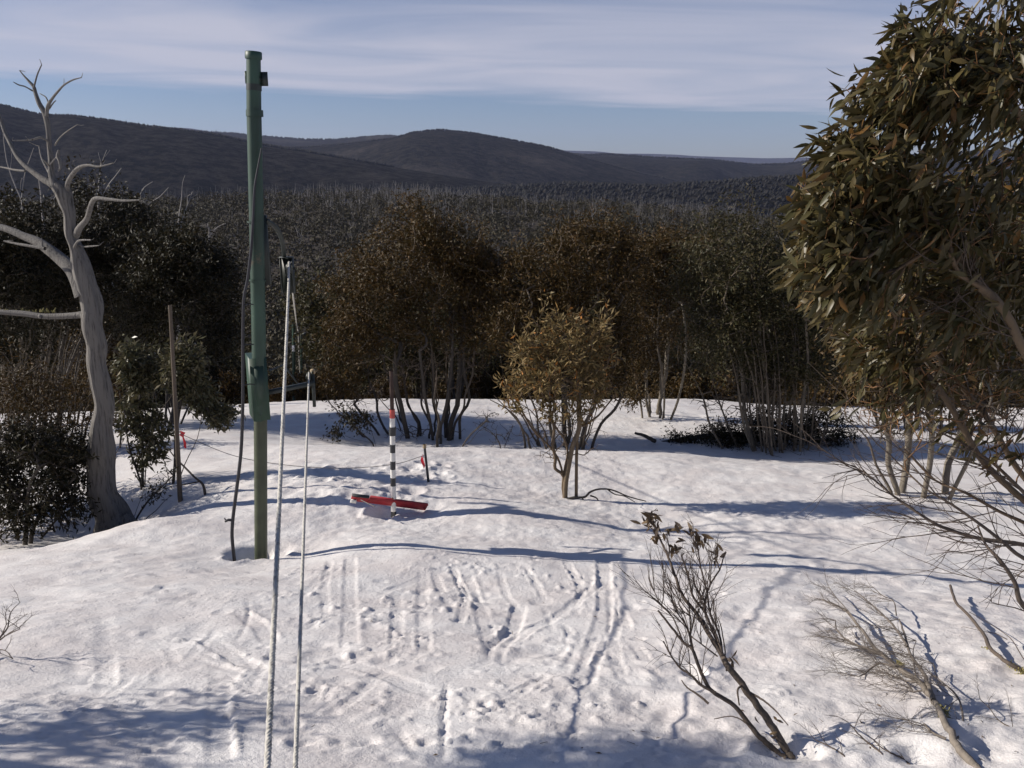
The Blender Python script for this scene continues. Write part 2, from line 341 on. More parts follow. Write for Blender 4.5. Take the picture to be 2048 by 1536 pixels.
def tps_fit(P, z, lam=0.004):
    n = len(P); d2 = ((P[:, None]-P[None])**2).sum(-1); K = 0.5*d2*np.log(d2+1e-12)
    A = np.zeros((n+3, n+3)); A[:n, :n] = K+lam*np.eye(n); A[:n, n] = 1; A[:n, n+1:] = P; A[n, :n] = 1; A[n+1:, :n] = P.T
    return np.linalg.solve(A, np.concatenate([z, np.zeros(3)]))
def warp(x, y):       # work in log-ish distance so near detail is not swamped by the far points
    r = np.sign(y)*np.log1p(np.abs(y)/6.0)*10
    return np.stack([np.asarray(x)*1.0/(1+np.maximum(y, 0)/12.0), r], -1)
WP = warp(cw[:, 0], cw[:, 1]); WC = tps_fit(WP, cw[:, 2])
def macro(x, y):
    x = np.asarray(x, float); y = np.asarray(y, float); sh = x.shape
    q = warp(x.ravel(), y.ravel()); out = np.empty(len(q))
    for i in range(0, len(q), 40000):
        qq = q[i:i+40000]; d2 = ((qq[:, None]-WP[None])**2).sum(-1)
        out[i:i+40000] = (0.5*d2*np.log(d2+1e-12))@WC[:-3] + WC[-3] + qq@WC[-2:]
    return out.reshape(sh)
def gpix(px, py, guess=None):
    """where the ray of a photo pixel meets the smooth ground"""
    u = (px-1024)/F; v = (py-768)/F; dy = CP-v*SP; dzz = -SP-v*CP
    Y = np.arange(2.0, 60, 0.04); X = u*Y/dy; Z = CAMZ+dzz*Y/dy
    h = macro(X, Y); k = np.argmax(Z < h)
    return np.array([X[k], Y[k], h[k]])
def H(x, y): return float(macro(np.array([x]), np.array([y]))[0])

def grade(a, b, s0, s1):
    out = [a]
    while out[-1] < b:
        t = (out[-1]-a)/(b-a); out.append(out[-1]+s0+(s1-s0)*t)
    return np.array(out)
xs = np.concatenate([-grade(4.2, 60, 0.06, 2.2)[::-1], np.arange(-4.17, -2.5, 0.031), np.arange(-2.49, 1.75, 0.0145), np.arange(1.77, 4.8, 0.028), grade(4.82, 60, 0.06, 2.2)])
ys = np.concatenate([-grade(-1.6, 12, 0.12, 0.8)[::-1], grade(1.65, 4, 0.03, 0.0165), grade(4.02, 12.5, 0.0175, 0.045), grade(12.55, 50, 0.05, 0.5)])
GX, GY = np.meshgrid(xs, ys)
GZ = macro(GX, GY)
near = np.clip((14-GY)/6, 0, 1)
# broad drifts, sun cups, crusty lumps
GZ += 0.07*fbm(GX*0.45, GY*0.45, 3, 3) + 0.032*fbm(GX*1.3+5, GY*1.3, 11, 3)
cup = fbm(GX*5.5+GY*2.0, GY*8.0-GX*2.5, 21, 3)
pst = np.exp(-((GX+0.6)/2.4)**4)*np.clip((8.8-GY)/1.0, 0, 1)
GZ += 0.009*fbm(GX*11+GY*4, GY*17-GX*5, 27, 2)*(1-pst)*np.clip((16-GY)/5, 0, 1)
GZ += 0.018*cup*(1-.72*pst)*(0.6+0.8*np.clip(fbm(GX*0.6, GY*0.6, 31, 2)+0.4, 0, 1))
GZ += np.clip(GX*0.4-0.1, 0, 1)*near*0.03*fbm(GX*2.6, GY*2.6, 77, 3)
# piste in the middle: trodden lumps
piste = np.exp(-((GX+0.6)/2.6)**2)*np.clip((8.6-GY)/1.5, 0, 1)
lump = np.clip(fbm(GX*12, GY*12, 41, 4, .6)-0.10, 0, 1)*np.clip(fbm(GX*1.6, GY*1.6, 43, 2)*3+.5, 0, 1)
GZ += piste*0.042*lump
pit = fbm(GX*4.2+3, GY*4.2, 51, 2)
GZ -= piste*0.05*np.clip(pit-0.2, 0, 1)
def poly_dist(pts):
    """distance to a ground polyline and the signed side, only where near"""
    D = np.full(GX.shape, 9.0); Sg = np.zeros(GX.shape); T = np.zeros(GX.shape); acc = 0
    for a, b in zip(pts[:-1], pts[1:]):
        lo = np.minimum(a, b)-0.45; hi = np.maximum(a, b)+0.45
        i0, i1 = np.searchsorted(ys, [lo[1], hi[1]]); j0, j1 = np.searchsorted(xs, [lo[0], hi[0]])
        X = GX[i0:i1, j0:j1]; Y = GY[i0:i1, j0:j1]; d = b-a; L2 = d@d+1e-9
        t = np.clip(((X-a[0])*d[0]+(Y-a[1])*d[1])/L2, 0, 1)
        ex = X-a[0]-t*d[0]; ey = Y-a[1]-t*d[1]; dd = np.hypot(ex, ey)
        sd = np.sign(d[0]*ey-d[1]*ex)
        m = dd < D[i0:i1, j0:j1]
        D[i0:i1, j0:j1][m] = dd[m]; Sg[i0:i1, j0:j1][m] = sd[m]; T[i0:i1, j0:j1][m] = (acc+t*math.sqrt(L2))[m]
        acc += math.sqrt(L2)
    return D, Sg, T, acc
def track(px_pts, width=0.10, depth=0.03, lip=0.015, side=0, soft=0.16):
    g = np.array([gpix(*p)[:2] for p in px_pts]); g = smoothpts(g, 5)
    D, S, T, L = poly_dist(g); amp = .20*(.55+.9*np.clip(fbm(T*2.2, T*0+width*90, 9, 2)+.5, 0, 1))
    w = width*.42*(1+0.15*vnoise(T*6, T*0+width*50, 5))
    fade = np.clip(T/0.2, 0, 1)*np.clip((L-T)/0.2, 0, 1)
    D = np.abs(D+.012*fbm(GX*9+3, GY*9, 71, 3))
    prof = np.clip((w*(1+soft)-D)/(w*2*soft), 0, 1); prof = prof*prof*(3-2*prof)
    rag = np.clip(0.45+2.2*fbm(GX*11, GY*11, 61, 3), 0, 1.6)
    lp = np.exp(-((D-w*1.30)/(w*0.24))**2)*rag
    if side: lp = lp*(S*side > 0)
    GZ[:] += fade*(-depth*amp*prof + lip*amp*1.25*lp)
tracks = [
 ([(635,1310),(740,1338),(809,1370),(890,1403)],.16,.035,.05,-1),([(342,1262),(410,1279),(478,1317),(537,1349)],.15,.035,.05,-1),([(537,1349),(560,1362),(640,1400)],.13,.02,.02,-1),
 ([(701,1112),(700,1200),(701,1300)],.13,.03,.02,0),([(795,1186),(794,1240),(791,1303)],.10,.04,.03,-1),([(846,1140),(846,1230),(848,1316)],.11,.03,.015,0),
 ([(903,1130),(918,1160),(931,1197),(917,1255)],.08,.05,.03,0),([(928,1138),(963,1223),(987,1316)],.13,.035,.02,0),([(868,1140),(880,1170),(895,1200)],.09,.03,.02,0),
 ([(985,1330),(995,1300),(1022,1262),(1040,1205)],.14,.07,.04,1),([(1010,1295),(1060,1260),(1123,1223),(1195,1165)],.12,.035,.03,0),([(1090,1243),(1150,1200),(1190,1150)],.07,.025,.02,0),
 ([(1207,1115),(1210,1209),(1195,1279),(1160,1390)],.15,.05,.03,0),([(1224,1170),(1228,1240),(1229,1314),(1247,1370)],.10,.045,.03,1),([(1180,1260),(1165,1300),(1145,1345)],.16,.04,.03,0),
 ([(893,1366),(890,1420),(888,1470),(891,1536)],.035,.08,.012,0),([(17,1238),(137,1228),(308,1214),(444,1195)],.14,.03,.03,-1),([(44,1269),(205,1254),(342,1246)],.13,.03,.025,1),
 ([(208,1225),(212,1300),(214,1380)],.12,.03,.02,0),([(152,1290),(150,1345)],.09,.03,.02,0),([(434,1390),(440,1460),(446,1536)],.13,.06,.05,1),([(362,1436),(335,1470),(305,1508)],.11,.05,.04,0),
 ([(310,1395),(280,1412),(255,1425)],.09,.04,.02,0),([(340,1420),(300,1440),(220,1468)],.08,.03,.02,0),([(250,1510),(330,1480),(400,1450)],.08,.03,.02,0),
 ([(470,1225),(520,1255),(545,1290)],.14,.05,.05,1),([(600,1264),(640,1245),(690,1228)],.09,.03,.02,0),([(740,1200),(790,1178),(850,1150)],.10,.03,.02,0),
 ([(660,1120),(650,1180),(655,1250)],.08,.03,.015,0),([(1000,1140),(1010,1180),(1040,1220)],.07,.03,.02,0),([(1050,1130),(1075,1170),(1090,1200)],.07,.035,.03,0),([(1065,1110),(1072,1128)],.06,.03,.02,0),
 ([(1130,1120),(1160,1170),(1150,1230)],.08,.03,.03,0),([(1125,1240),(1140,1270),(1135,1300)],.07,.03,.02,0),([(930,1345),(990,1325),(1010,1322)],.10,.03,.03,0),([(1020,1400),(1070,1375),(1110,1350)],.09,.035,.04,0),
 ([(1240,1210),(1250,1240),(1252,1265)],.09,.04,.03,0),([(1265,1280),(1290,1320),(1300,1340)],.10,.045,.03,0),([(1240,1400),(1260,1430),(1275,1440)],.09,.04,.03,0),([(1290,1460),(1315,1490),(1310,1536)],.05,.04,.02,0),
 ([(380,1130),(450,1150),(520,1165)],.12,.03,.02,0),([(100,1160),(260,1150),(400,1160)],.14,.025,.02,0),([(150,1210),(300,1185),(420,1180)],.13,.025,.02,0),([(700,1400),(620,1440),(560,1500)],.10,.02,.015,0)]
for k in range(46):
    a, c = random.uniform(150, 1280), random.uniform(1125, 1500); th = random.gauss(1.45, .55) if random.random() < .65 else random.uniform(-.5, .4); ln = random.uniform(40, 150)
    ex, ey = a+math.cos(th)*ln, c+math.sin(th)*ln*.7
    tracks.append(([(a, c), ((a+ex)/2+random.gauss(0, 6), (c+ey)/2), (ex, min(ey, 1530))], random.uniform(.03, .10), random.uniform(.015, .035), random.uniform(.01, .03), random.choice([-1, 0, 1])))
for t in tracks: track(*t)
def dimple(px, py, r, d, lip=0.3, g=None):
    c = gpix(px, py) if g is None else g
    i0, i1 = np.searchsorted(ys, [c[1]-3*r, c[1]+3*r]); j0, j1 = np.searchsorted(xs, [c[0]-3*r, c[0]+3*r])
    X = GX[i0:i1, j0:j1]-c[0]; Y = GY[i0:i1, j0:j1]-c[1]
    q = np.hypot(X, Y)/r
    q = q*(1+0.25*fbm(X*6/r*0.2+c[0], Y*6/r*0.2+c[1], 5, 2))
    GZ[i0:i1, j0:j1] += -d*np.exp(-q**(4 if d > 0 else 2)) + lip*d*np.exp(-((q-1.35)/0.3)**2)
for k in range(170):       # boot prints and chunks on the trodden strip
    px = random.uniform(150, 1330); py = random.uniform(1125, 1520)
    r = random.uniform(0.035, 0.085)
    dimple(px, py, r, random.choice([1, 1, -0.6])*random.uniform(0.004, 0.014))
for k in range(70):
    dimple(random.uniform(560, 900), random.uniform(925, 1010), random.uniform(0.06, 0.14), random.uniform(0.01, 0.03))
for k in range(80):
    dimple(random.uniform(1300, 2040), random.uniform(1180, 1530), random.uniform(0.05, 0.16), random.choice([1, -1])*random.uniform(0.008, 0.025), 0.15)
POLE = pix(522, 1108, 8.31)
for ox, oy, r_, d_ in [(-.05,.05,.17,.09),(-.12,.02,.22,.05),(.08,.10,.20,.05),(-.22,-.03,.16,.035),(.16,.0,.14,.03)]: dimple(0, 0, r_, d_, .12, g=POLE+np.array([ox, oy, 0]))
dimple(469, 1122, 0.10, 0.08)
dimple(760, 1030, 0.16, 0.09)
g = gpix(1575, 1508); dimple(0, 0, 0.13, 0.07, 0.2, g=g)
zi = lambda x, y: float(GZ[min(np.searchsorted(ys, y), len(ys)-1), min(np.searchsorted(xs, x), len(xs)-1)])   # finished snow height

def gsurf(px, py):
    u = (px-1024)/F; v = (py-768)/F; dy = CP-v*SP; dzz = -SP-v*CP
    Y = np.arange(2.0, 45, 0.02); X = u*Y/dy; Z = CAMZ+dzz*Y/dy
    h = GZ[np.clip(np.searchsorted(ys, Y), 0, len(ys)-1), np.clip(np.searchsorted(xs, X), 0, len(xs)-1)]; k = np.argmax(Z < h)
    return np.array([X[k], Y[k], h[k]])
def grid_mesh(name, X, Y, Z, m):
    nr, nc = X.shape
    V = np.stack([X, Y, Z], -1).reshape(-1, 3)
    i, j = np.meshgrid(np.arange(nr-1), np.arange(nc-1), indexing='ij')
    f = np.stack([i*nc+j, i*nc+j+1, (i+1)*nc+j+1, (i+1)*nc+j], -1).reshape(-1, 4)
    b = MB(); b.add(V, f); return b.build(name, m)
snow = grid_mesh('snow_ground', GX, GY, GZ, MT['snow']); snow['kind'] = 'structure'

# valley and the wooded ridge across it
def valley(x, y):
    yk = [40, 60, 100, 150, 200, 260, 330, 380, 430, 600, 900, 1400]
    dk = [13.6, 21, 31, 37, 33, 27, 21.5, 19.5, 22, 70, 150, 220]
    d = np.interp(y, yk, dk)
    rx = np.clip((x/np.maximum(y, 1))*1.0, -0.8, 0.8)
    ridge = np.clip((y-180)/200, 0, 1)
    d = d + ridge*np.interp(rx, [-0.6, -0.35, -0.1, 0.1, 0.3, 0.6], [3, -2.0, -2.0, 1.5, 9.0, 9])
    return CAMZ - d + 1.5*ridge*fbm(x*0.02, y*0.02, 5, 3)*2
vx = np.linspace(-1, 1, 120); vy = np.concatenate([np.linspace(47, 150, 40), np.linspace(155, 450, 70), np.linspace(470, 1400, 30)])
VX, VY = np.meshgrid(vx, vy); VX = VX*(60+VY*0.9)
vo = grid_mesh('valley_ground', VX, VY, valley(VX, VY), MT['forest_floor']); vo['kind'] = 'structure'

# far hills: crest lines read off the photograph, real distances, sloping bodies
def ridge_interp(px, pts):
    p = np.array(pts, float); return np.interp(px, p[:, 0], p[:, 1])
hills = [
 ('far_hill', 9500, 1600, -150, [(-900,300),(250,268),(330,262),(430,265),(520,283),(900,300),(1500,318),(2900,300)]),
 ('far_hill', 3500, 1500, -160, [(-900,320),(300,285),(420,268),(500,273),(560,279),(640,284),(700,284),(790,277),(860,284),(1000,300),(1500,330),(2900,340)]),
 ('right_hill', 3000, 1300, -170, [(-900,380),(700,350),(1050,330),(1130,314),(1200,311),(1300,318),(1400,322),(1480,331),(1540,329),(1600,322),(1750,312),(2048,296),(2900,270)]),
 ('middle_hill', 2300, 1000, -170, [(-900,380),(350,330),(470,312),(560,300),(640,299),(720,292),(800,283),(840,272),(890,267),(950,273),(1030,287),(1090,298),(1160,318),(1260,345),(1400,375),(2900,420)]),
 ('left_hill', 1500, 800, -150, [(-900,110),(-300,165),(0,204),(60,220),(130,238),(160,243),(210,244),(280,253),(350,263),(420,270),(480,279),(560,296),(640,308),(760,328),(900,350),(1100,380),(2900,420)]),
 ('low_spur', 1150, 500, -120, [(-900,420),(400,395),(800,385),(1000,372),(1150,366),(1300,372),(1450,360),(1600,350),(1800,352),(2900,330)])]
hill_parts = []
tuft = MB()
oct_dirs = np.array([[1,0,0],[0.3,0.95,0],[-0.8,0.6,0],[-0.8,-0.6,0],[0.3,-0.95,0],[0,0,1.0],[0,0,-0.6]])
oct_f = np.array([[0,1,5],[1,2,5],[2,3,5],[3,4,5],[4,0,5],[1,0,6],[2,1,6],[3,2,6],[4,3,6],[0,4,6]])
def tufts(mb, P, R, Hh):
    n = len(P)
    d = oct_dirs[None]*np.stack([R, R, Hh], -1)[:, None, :]*(0.75+0.5*rng.random((n, 7, 1)))
    a = rng.random(n)*6.28; ca, sa = np.cos(a)[:, None], np.sin(a)[:, None]
    d = np.stack([d[..., 0]*ca-d[..., 1]*sa, d[..., 0]*sa+d[..., 1]*ca, d[..., 2]], -1)
    V = P[:, None, :]+d
    f = ((np.arange(n)*7)[:, None, None]+oct_f[None]).reshape(-1, 3)
    r = np.stack([rng.random(n), rng.random(n), np.zeros(n)], 1)
    mb.add(V.reshape(-1, 3), f, np.repeat(r, 7, 0))
for hi, (nm, D, W, foot, crest) in enumerate(hills):
    pxs_ = np.linspace(-850, 2850, 300); ts = np.concatenate([np.linspace(0, 1, 36), np.linspace(1.08, 1.6, 7)])
    def hz(px, t, D=D, W=W, foot=foot, crest=crest, hi=hi):
        cr = ridge_interp(px, crest)
        k = np.array([0.5, 0.8, 0.95, 1.0]); zc_ = (332-cr)/F*D*1.02          # metres above the camera at the crest
        prof = np.where(t <= 1, np.sin(np.clip(t, 0, 1)*math.pi/2)**1.1, 1-0.7*(t-1))
        Y = D-(1-t)*W; X = (px-1024)/F/CP*Y*1.0
        gul = fbm(px*0.006+hi*7, t*1.8, 90+hi, 3)
        z = foot+(zc_-foot)*prof + gul*(1-np.clip(t, 0, 1)**2)*D*0.016*np.clip(t*4, 0, 1)
        return X, Y, CAMZ+z
    PX, TT = np.meshgrid(pxs_, ts); X, Y, Z = hz(PX, TT)
    o = grid_mesh(nm, X, Y, Z, MT['hill']); o['kind'] = 'structure'
    if D < 5000:
        n = {3500: 1200, 3000: 2500, 2300: 4200, 1500: 4200, 1150: 4500}[D]
        lo, hi_ = {3500: (300, 1000), 3000: (1000, 1750), 2300: (430, 1400), 1500: (-150, 800), 1150: (700, 1750)}[D]
        px = rng.uniform(lo, hi_, n); t = np.where(rng.random(n) < (1.0 if D > 1200 else .2), rng.uniform(.975, 1.015, n), rng.uniform(.3, 1, n))
        X, Y, Z = hz(px, t); hgt = rng.uniform(1.6, 4.0, n)*(1 if D < 2600 else 1.3)
        tufts(tuft, np.stack([X, Y, Z+hgt*0.35], 1), hgt*.75, hgt)
to = tuft.build('hillside_forest', MT['hill_trees'], smooth=False); to['kind'] = 'stuff'; to['label'] = 'dark forest covering the far hills'; to['category'] = 'forest'

# ------------------------------------------------------------------ tree growing
def ell_points(c, r, n, shell=0.45, top=0.0):
    """points in an ellipsoid, denser towards the outside"""
    d = rng.normal(size=(n, 3)); d /= np.linalg.norm(d, axis=1, keepdims=True)
    rad = (1-rng.random(n)**1.0*(1-shell))
    p = d*rad[:, None]
    if top: p = p[(p[:, 2] > -1+top*rng.random(len(p)))]
    return np.asarray(c)+p*np.asarray(r)
def grow(stems, tips, seg=0.14, wob=0.25, fwd=0.5, up=0.15, leafy=None):
    pos = []; par = []; dirs = []; chains = []
    for st in stems:
        base = len(pos); ch = []
        for i, p in enumerate(st):
            pos.append(p); par.append(-1 if i == 0 else len(pos)-2)
            d = st[min(i+1, len(st)-1)]-st[max(i-1, 0)]; dirs.append(d/(np.linalg.norm(d)+1e-9)); ch.append(len(pos)-1)
        chains.append(ch)
    cap = len(pos)+len(tips)*14+10
    P = np.zeros((cap, 3)); Dd = np.zeros((cap, 3)); n = len(pos); P[:n] = pos; Dd[:n] = dirs
    stem_n = n
    ok = np.ones(cap, bool)
    for ch in chains: ok[ch[:max(1, len(ch)//3)]] = False
    sd = np.min(np.linalg.norm(tips[:, None]-P[None, :n], axis=2), axis=1)
    tipn = []; lf_ = []
    for ti in np.argsort(sd):
        t = tips[ti]; d = t-P[:n]; L = np.linalg.norm(d, axis=1)+1e-6
        c = (d*Dd[:n]).sum(1)/L
        cost = L*(1.3-fwd*c)+np.where(ok[:n], 0, 1e3)
        j = int(np.argmin(cost)); L = L[j]
        if L < 0.03: continue
        k = int(np.clip(math.ceil(L/seg), 1, 10))
        p0 = P[j]; ctl = p0+Dd[j]*L*0.35+(t-p0)*0.15+np.array([0, 0, up*L*0.2])
        ch = [j]
        for i in range(1, k+1):
            s = i/k; q = p0*(1-s)**2+ctl*2*s*(1-s)+t*s*s
            if i < k: q = q+rng.normal(size=3)*seg*wob*0.35
            prev = ch[-1]; P[n] = q; dd = q-P[prev]; Dd[n] = dd/(np.linalg.norm(dd)+1e-9); par.append(prev); ch.append(n); n += 1
        chains.append(ch); tipn.append(n-1); lf_.append(True if leafy is None else bool(leafy[ti]))
    cnt = np.zeros(n); 
    for t in tipn: cnt[t] += 1
    par = np.array(par)
    for i in range(n-1, -1, -1):
        if par[i] >= 0: cnt[par[i]] += cnt[i]
    return P[:n], Dd[:n], par, chains, cnt, tipn, stem_n, np.array(lf_)
def wood(mb, g, rtip, rbase, minr=0.0, kmax=7, stem_taper=True, mbs=None, thin_below=0.0):
    P, Dd, par, chains, cnt, tipn, sn, lfy = g
    mx = max(cnt.max(), 2); e = math.log(mx)/math.log(rbase/rtip)
    R = rtip*np.maximum(cnt, 1)**(1/e)
    nstems = sum(1 for c in chains if max(c) < sn); gir = rng.uniform(.6, 1.15, len(chains))
    for ci, ch in enumerate(chains):
        r = R[ch].copy()
        if len(ch) > 1 and par[ch[1]] == ch[0] and ch[0] != ch[1]-1: r[0] = min(r[0], r[1]*1.25)
        if ci < nstems: r = np.maximum(r, rbase*np.linspace(.62, .16, len(r))*gir[ci])
        if r.max() < minr: continue
        k = 3 if r.max() < rtip*2.2 else (5 if r.max() < rbase*0.4 else kmax)
        tgt = mbs if (mbs is not None and r.max() < thin_below) else mb
        tgt.tube(P[ch], r, k, cap=False)
    return R
def foliage(mb, g, per, L, W, droop=0.5, spread=0.10, seg=1, back=3, keep=None, collect=None):
    P, Dd, par, chains, cnt, tipn, sn, lfy = g
    tip = np.array(tipn)[lfy]; tipn = tip
    if keep is not None: tip = tip[keep(P[tip])]
    base = []; dirs = []
    for b in range(back):
        base.append(P[tip]); dirs.append(Dd[tip]); tip = np.where(par[tip] >= 0, par[tip], tip)
    B = np.vstack(base); D0 = np.vstack(dirs); n = len(B)
    idx = rng.integers(0, n, int(len(tipn)*per) if keep is None else int(n/back*per))
    p = B[idx]+rng.normal(size=(len(idx), 3))*spread
    d = D0[idx]*0.6+rng.normal(size=(len(idx), 3))*0.55; d[:, 2] -= droop
    nn = rng.normal(size=(len(idx), 3)); nn[:, 2] += 0.4
    l = L*rng.uniform(0.65, 1.25, len(idx)); w = W*rng.uniform(0.75, 1.25, len(idx))
    if collect is not None: collect.append((p, d, nn, l, w))
    else: mb.leaves(p, d, nn, l, w, seg)
def stems_px(lst, Y, base_z=None, dY=None):
    """stem polylines from photo pixels, all at about forward distance Y; feet pushed a little under the snow"""
    out = []
    for i, s in enumerate(lst):
        dy = 0 if dY is None else dY[i % len(dY)]
        pts = np.array([pix(px, py, Y+dy*(0.3+k/len(s))) for k, (px, py) in enumerate(s)])
        gx = H(pts[0, 0], pts[0, 1]) - 0.12
        pts = np.vstack([[pts[0, 0], pts[0, 1], min(gx, pts[0, 2]-0.05)], pts])
        if len(pts) > 3: pts[2:, 0] += rng.normal(size=len(pts)-2)*.035*min(1, Y/18); pts[2:, 2] += rng.normal(size=len(pts)-2)*.02*min(1, Y/18)
        out.append(smoothpts(pts, 3))
    return out
def fbm3(t):
    n = fbm(t[:, 0]*1.1+t[:, 1]*.7, t[:, 2]*1.1+t[:, 1]*.4, 17, 2)
    return np.stack([n*.3, n*0, n*.8], 1)
def gum(name, label, Y, stems, crowns, ntips, leafmat_, per=14, L=0.085, W=0.024, rtip=0.004, rbase=0.05, bark='bark_gum', seg=0.16, group=None,
        dY=(0, .5, -.4, .7, -.6, .2, -.2), shell=0.35, droop=0.4, spread=0.10, top=0.0, thick=0, cat='tree', inner=None, jit=None):
    st = stems_px(stems, Y, dY=dY); n0 = len(st)
    for k in range(thick):
        a, c = st[rng.integers(0, n0)], st[rng.integers(0, n0)]; m_ = min(len(a), len(c)); f_ = rng.uniform(.1, .9); q = a[:m_]*f_+c[:m_]*(1-f_); q = q+np.array([rng.normal()*.10, rng.normal()*.45, 0]); q[:, :2] += np.cumsum(rng.normal(size=(m_, 2))*.025, 0); q[:, 0] += (q[0, 0]-np.mean([z[0, 0] for z in st[:n0]]))*.55*np.linspace(0, 1, m_); q[0, 2] = H(q[0, 0], q[0, 1])-.12; st.append(q)
    b0 = np.mean([s[0] for s in st], axis=0); root = thing(name, label, cat, (b0[0], b0[1], H(b0[0], b0[1])), group)
    tot = sum(c[6] for c in crowns); tips = []
    for (px, py, oy, rx, rz, ry, wgt) in crowns:           # radii in photo px (rx, rz) and metres (ry)
        c = pix(px, py, Y+oy); s = pscale(Y+oy, py)
        tips.append(ell_points(c, (rx*s, ry, rz*s), int(ntips*wgt/tot), shell, top))
    jf = min(1, np.mean([c[5] for c in crowns])/1.2); jf = jf*jf if jit is None else jit; tips = [t+(np.array([0, 0, 1])*(rng.random((len(t), 1))**5)*.55+fbm3(t*(1 if jit is None else 3)))*jf for t in tips]
    nl = sum(len(t) for t in tips)
    for (px, py, oy, rx, rz, ry, n_) in (inner or []):
        s = pscale(Y+oy, py); tips.append(ell_points(pix(px, py, Y+oy), (rx*s, ry, rz*s), n_, .1))
    tips = np.vstack(tips)
    g = grow(st, tips, seg, leafy=np.arange(len(tips)) < nl)
    w = MB(); wood(w, g, rtip, rbase); w.build('trunk', MT[bark], root)
    lf = MB(); foliage(lf, g, per, L, W, droop, spread); c = lf.build('crown', leafmat_, root, smooth=False)
    return root
# ------------------------------------------------------------------ the snow gums along the clearing
gum('snow_gum', 'many-stemmed brown-leaved snow gum behind the striped stake, dark stems against the snow', 19.0,
    [[(766,886),(751,862),(728,835),(706,806)],[(782,876),(764,853),(755,826),(748,795),(735,750)],[(815,872),(808,844),(801,808),(797,770),(790,700)],[(841,880),(832,844),(821,813),(810,790),(800,730)],
     [(866,880),(861,844),(852,808),(843,780),(838,700)],[(880,872),(876,840),(870,800),(872,740),(860,660)],[(905,872),(910,844),(921,817),(934,788),(946,750),(950,690)],[(920,868),(922,835),(930,800),(925,740),(930,640)],[(893,870),(890,830),(895,780),(905,700),(900,620)]],
    [(750,600,0,120,110,1.3,1.0),(835,540,.3,160,115,1.5,1.3),(960,560,.6,90,90,1.1,.7),(930,530,.2,95,90,1.2,.8),(700,680,-.3,70,70,.9,.4),(880,640,.2,110,60,1.2,.4),(860,470,.5,90,50,1.0,.5),(690,730,0,60,60,.8,.3),(960,640,.2,55,80,.8,.35)], 1650, MT['leaf_brown'], per=26, rbase=.06, bark='bark_lit_tops', L=.095, W=.03, thick=12, inner=[(840,730,0,150,70,1.2,480),(750,780,0,70,50,.9,120),(930,720,0,70,80,.8,140),(840,862,0,95,16,.8,130)])
gum('snow_gum', 'dense dark-stemmed snow gum clump just behind the small tan-leaved bush', 17.8,
    [[(1050,885),(1040,850),(1015,815),(985,790)],[(1080,890),(1070,850),(1050,810),(1040,770)],[(1110,892),(1105,850),(1095,800),(1090,740)],[(1135,893),(1140,850),(1135,800),(1140,740)],[(1165,893),(1175,860),(1185,810),(1190,760)],[(1185,890),(1205,850),(1230,815),(1250,780)],[(1095,892),(1085,860),(1060,820),(1020,800)]],
    [(1090,560,.6,100,90,1.2,1.0),(1190,520,.8,110,85,1.3,1.2),(1130,680,.3,120,70,1.0,.7),(1010,640,.4,60,80,.9,.4),(1240,620,.5,60,90,.9,.5),(1230,720,.3,55,60,.8,.3)], 1450, MT['leaf_brown'], per=24, rbase=.05, bark='bark_lit_tops', L=.095, W=.03, thick=10, inner=[(1130,780,0,140,70,1.0,450),(1110,865,0,110,30,.8,220)])
gum('snow_gum', 'open pale-trunked snow gum with bare lower stems, left of the fallen log', 23.0,
    [[(1285,838),(1278,800),(1270,760),(1262,700)],[(1300,836),(1293,800),(1296,740),(1300,660),(1310,600)],[(1325,840),(1328,800),(1318,740),(1316,680),(1318,600)],[(1328,840),(1331,790),(1329,720),(1325,650)],[(1342,838),(1352,800),(1365,740),(1372,680),(1370,620)]],
    [(1290,540,.5,120,70,1.6,1.0),(1360,530,.4,110,75,1.5,1.0),(1250,640,0,60,60,1.0,.25),(1272,770,0,35,45,.7,.12),(1400,560,.4,80,60,1.2,.5),(1330,640,.3,90,60,1.2,.35),(1270,700,.2,60,50,1,.2)], 1400, MT['leaf_brown'], per=24, rbase=.055, seg=.2, L=.10, W=.034, thick=4, inner=[(1320,690,0,110,80,1.2,300)])
gum('snow_gum', 'broad bushy snow gum with a thicket of upright stems above the dark hollow', 18.0,
    [[(1450,905),(1420,850),(1400,790),(1370,720)],[(1480,908),(1450,840),(1430,770),(1415,690)],[(1510,912),(1490,850),(1470,760),(1455,670)],[(1535,915),(1525,850),(1515,770),(1500,660)],[(1560,918),(1560,850),(1560,760),(1550,650)],[(1585,920),(1590,850),(1590,760),(1592,660)],
     [(1610,922),(1620,860),(1630,780),(1640,690)],[(1630,922),(1650,860),(1670,790),(1690,720)],[(1575,920),(1570,840),(1578,740),(1570,640)],[(1545,916),(1540,830),(1530,740),(1530,640)],[(1520,912),(1500,820),(1500,720),(1480,640)],[(1600,920),(1605,820),(1615,720),(1610,640)]],
    [(1430,560,.3,110,90,1.4,.8),(1520,540,.5,130,90,1.6,1.1),(1620,560,.5,110,90,1.5,.9),(1560,640,.2,150,80,1.4,.7),(1440,680,-.3,90,70,1.0,.4),(1640,690,0,80,70,1.0,.4),(1540,720,0,120,50,1.1,.3)], 1700, MT['leaf_olive'], per=23, rbase=.042, bark='bark_gum', L=.095, W=.03, thick=26, inner=[(1540,780,0,150,100,1.3,700),(1590,870,0,130,50,1.0,520),(1450,800,0,80,70,1.0,220)])
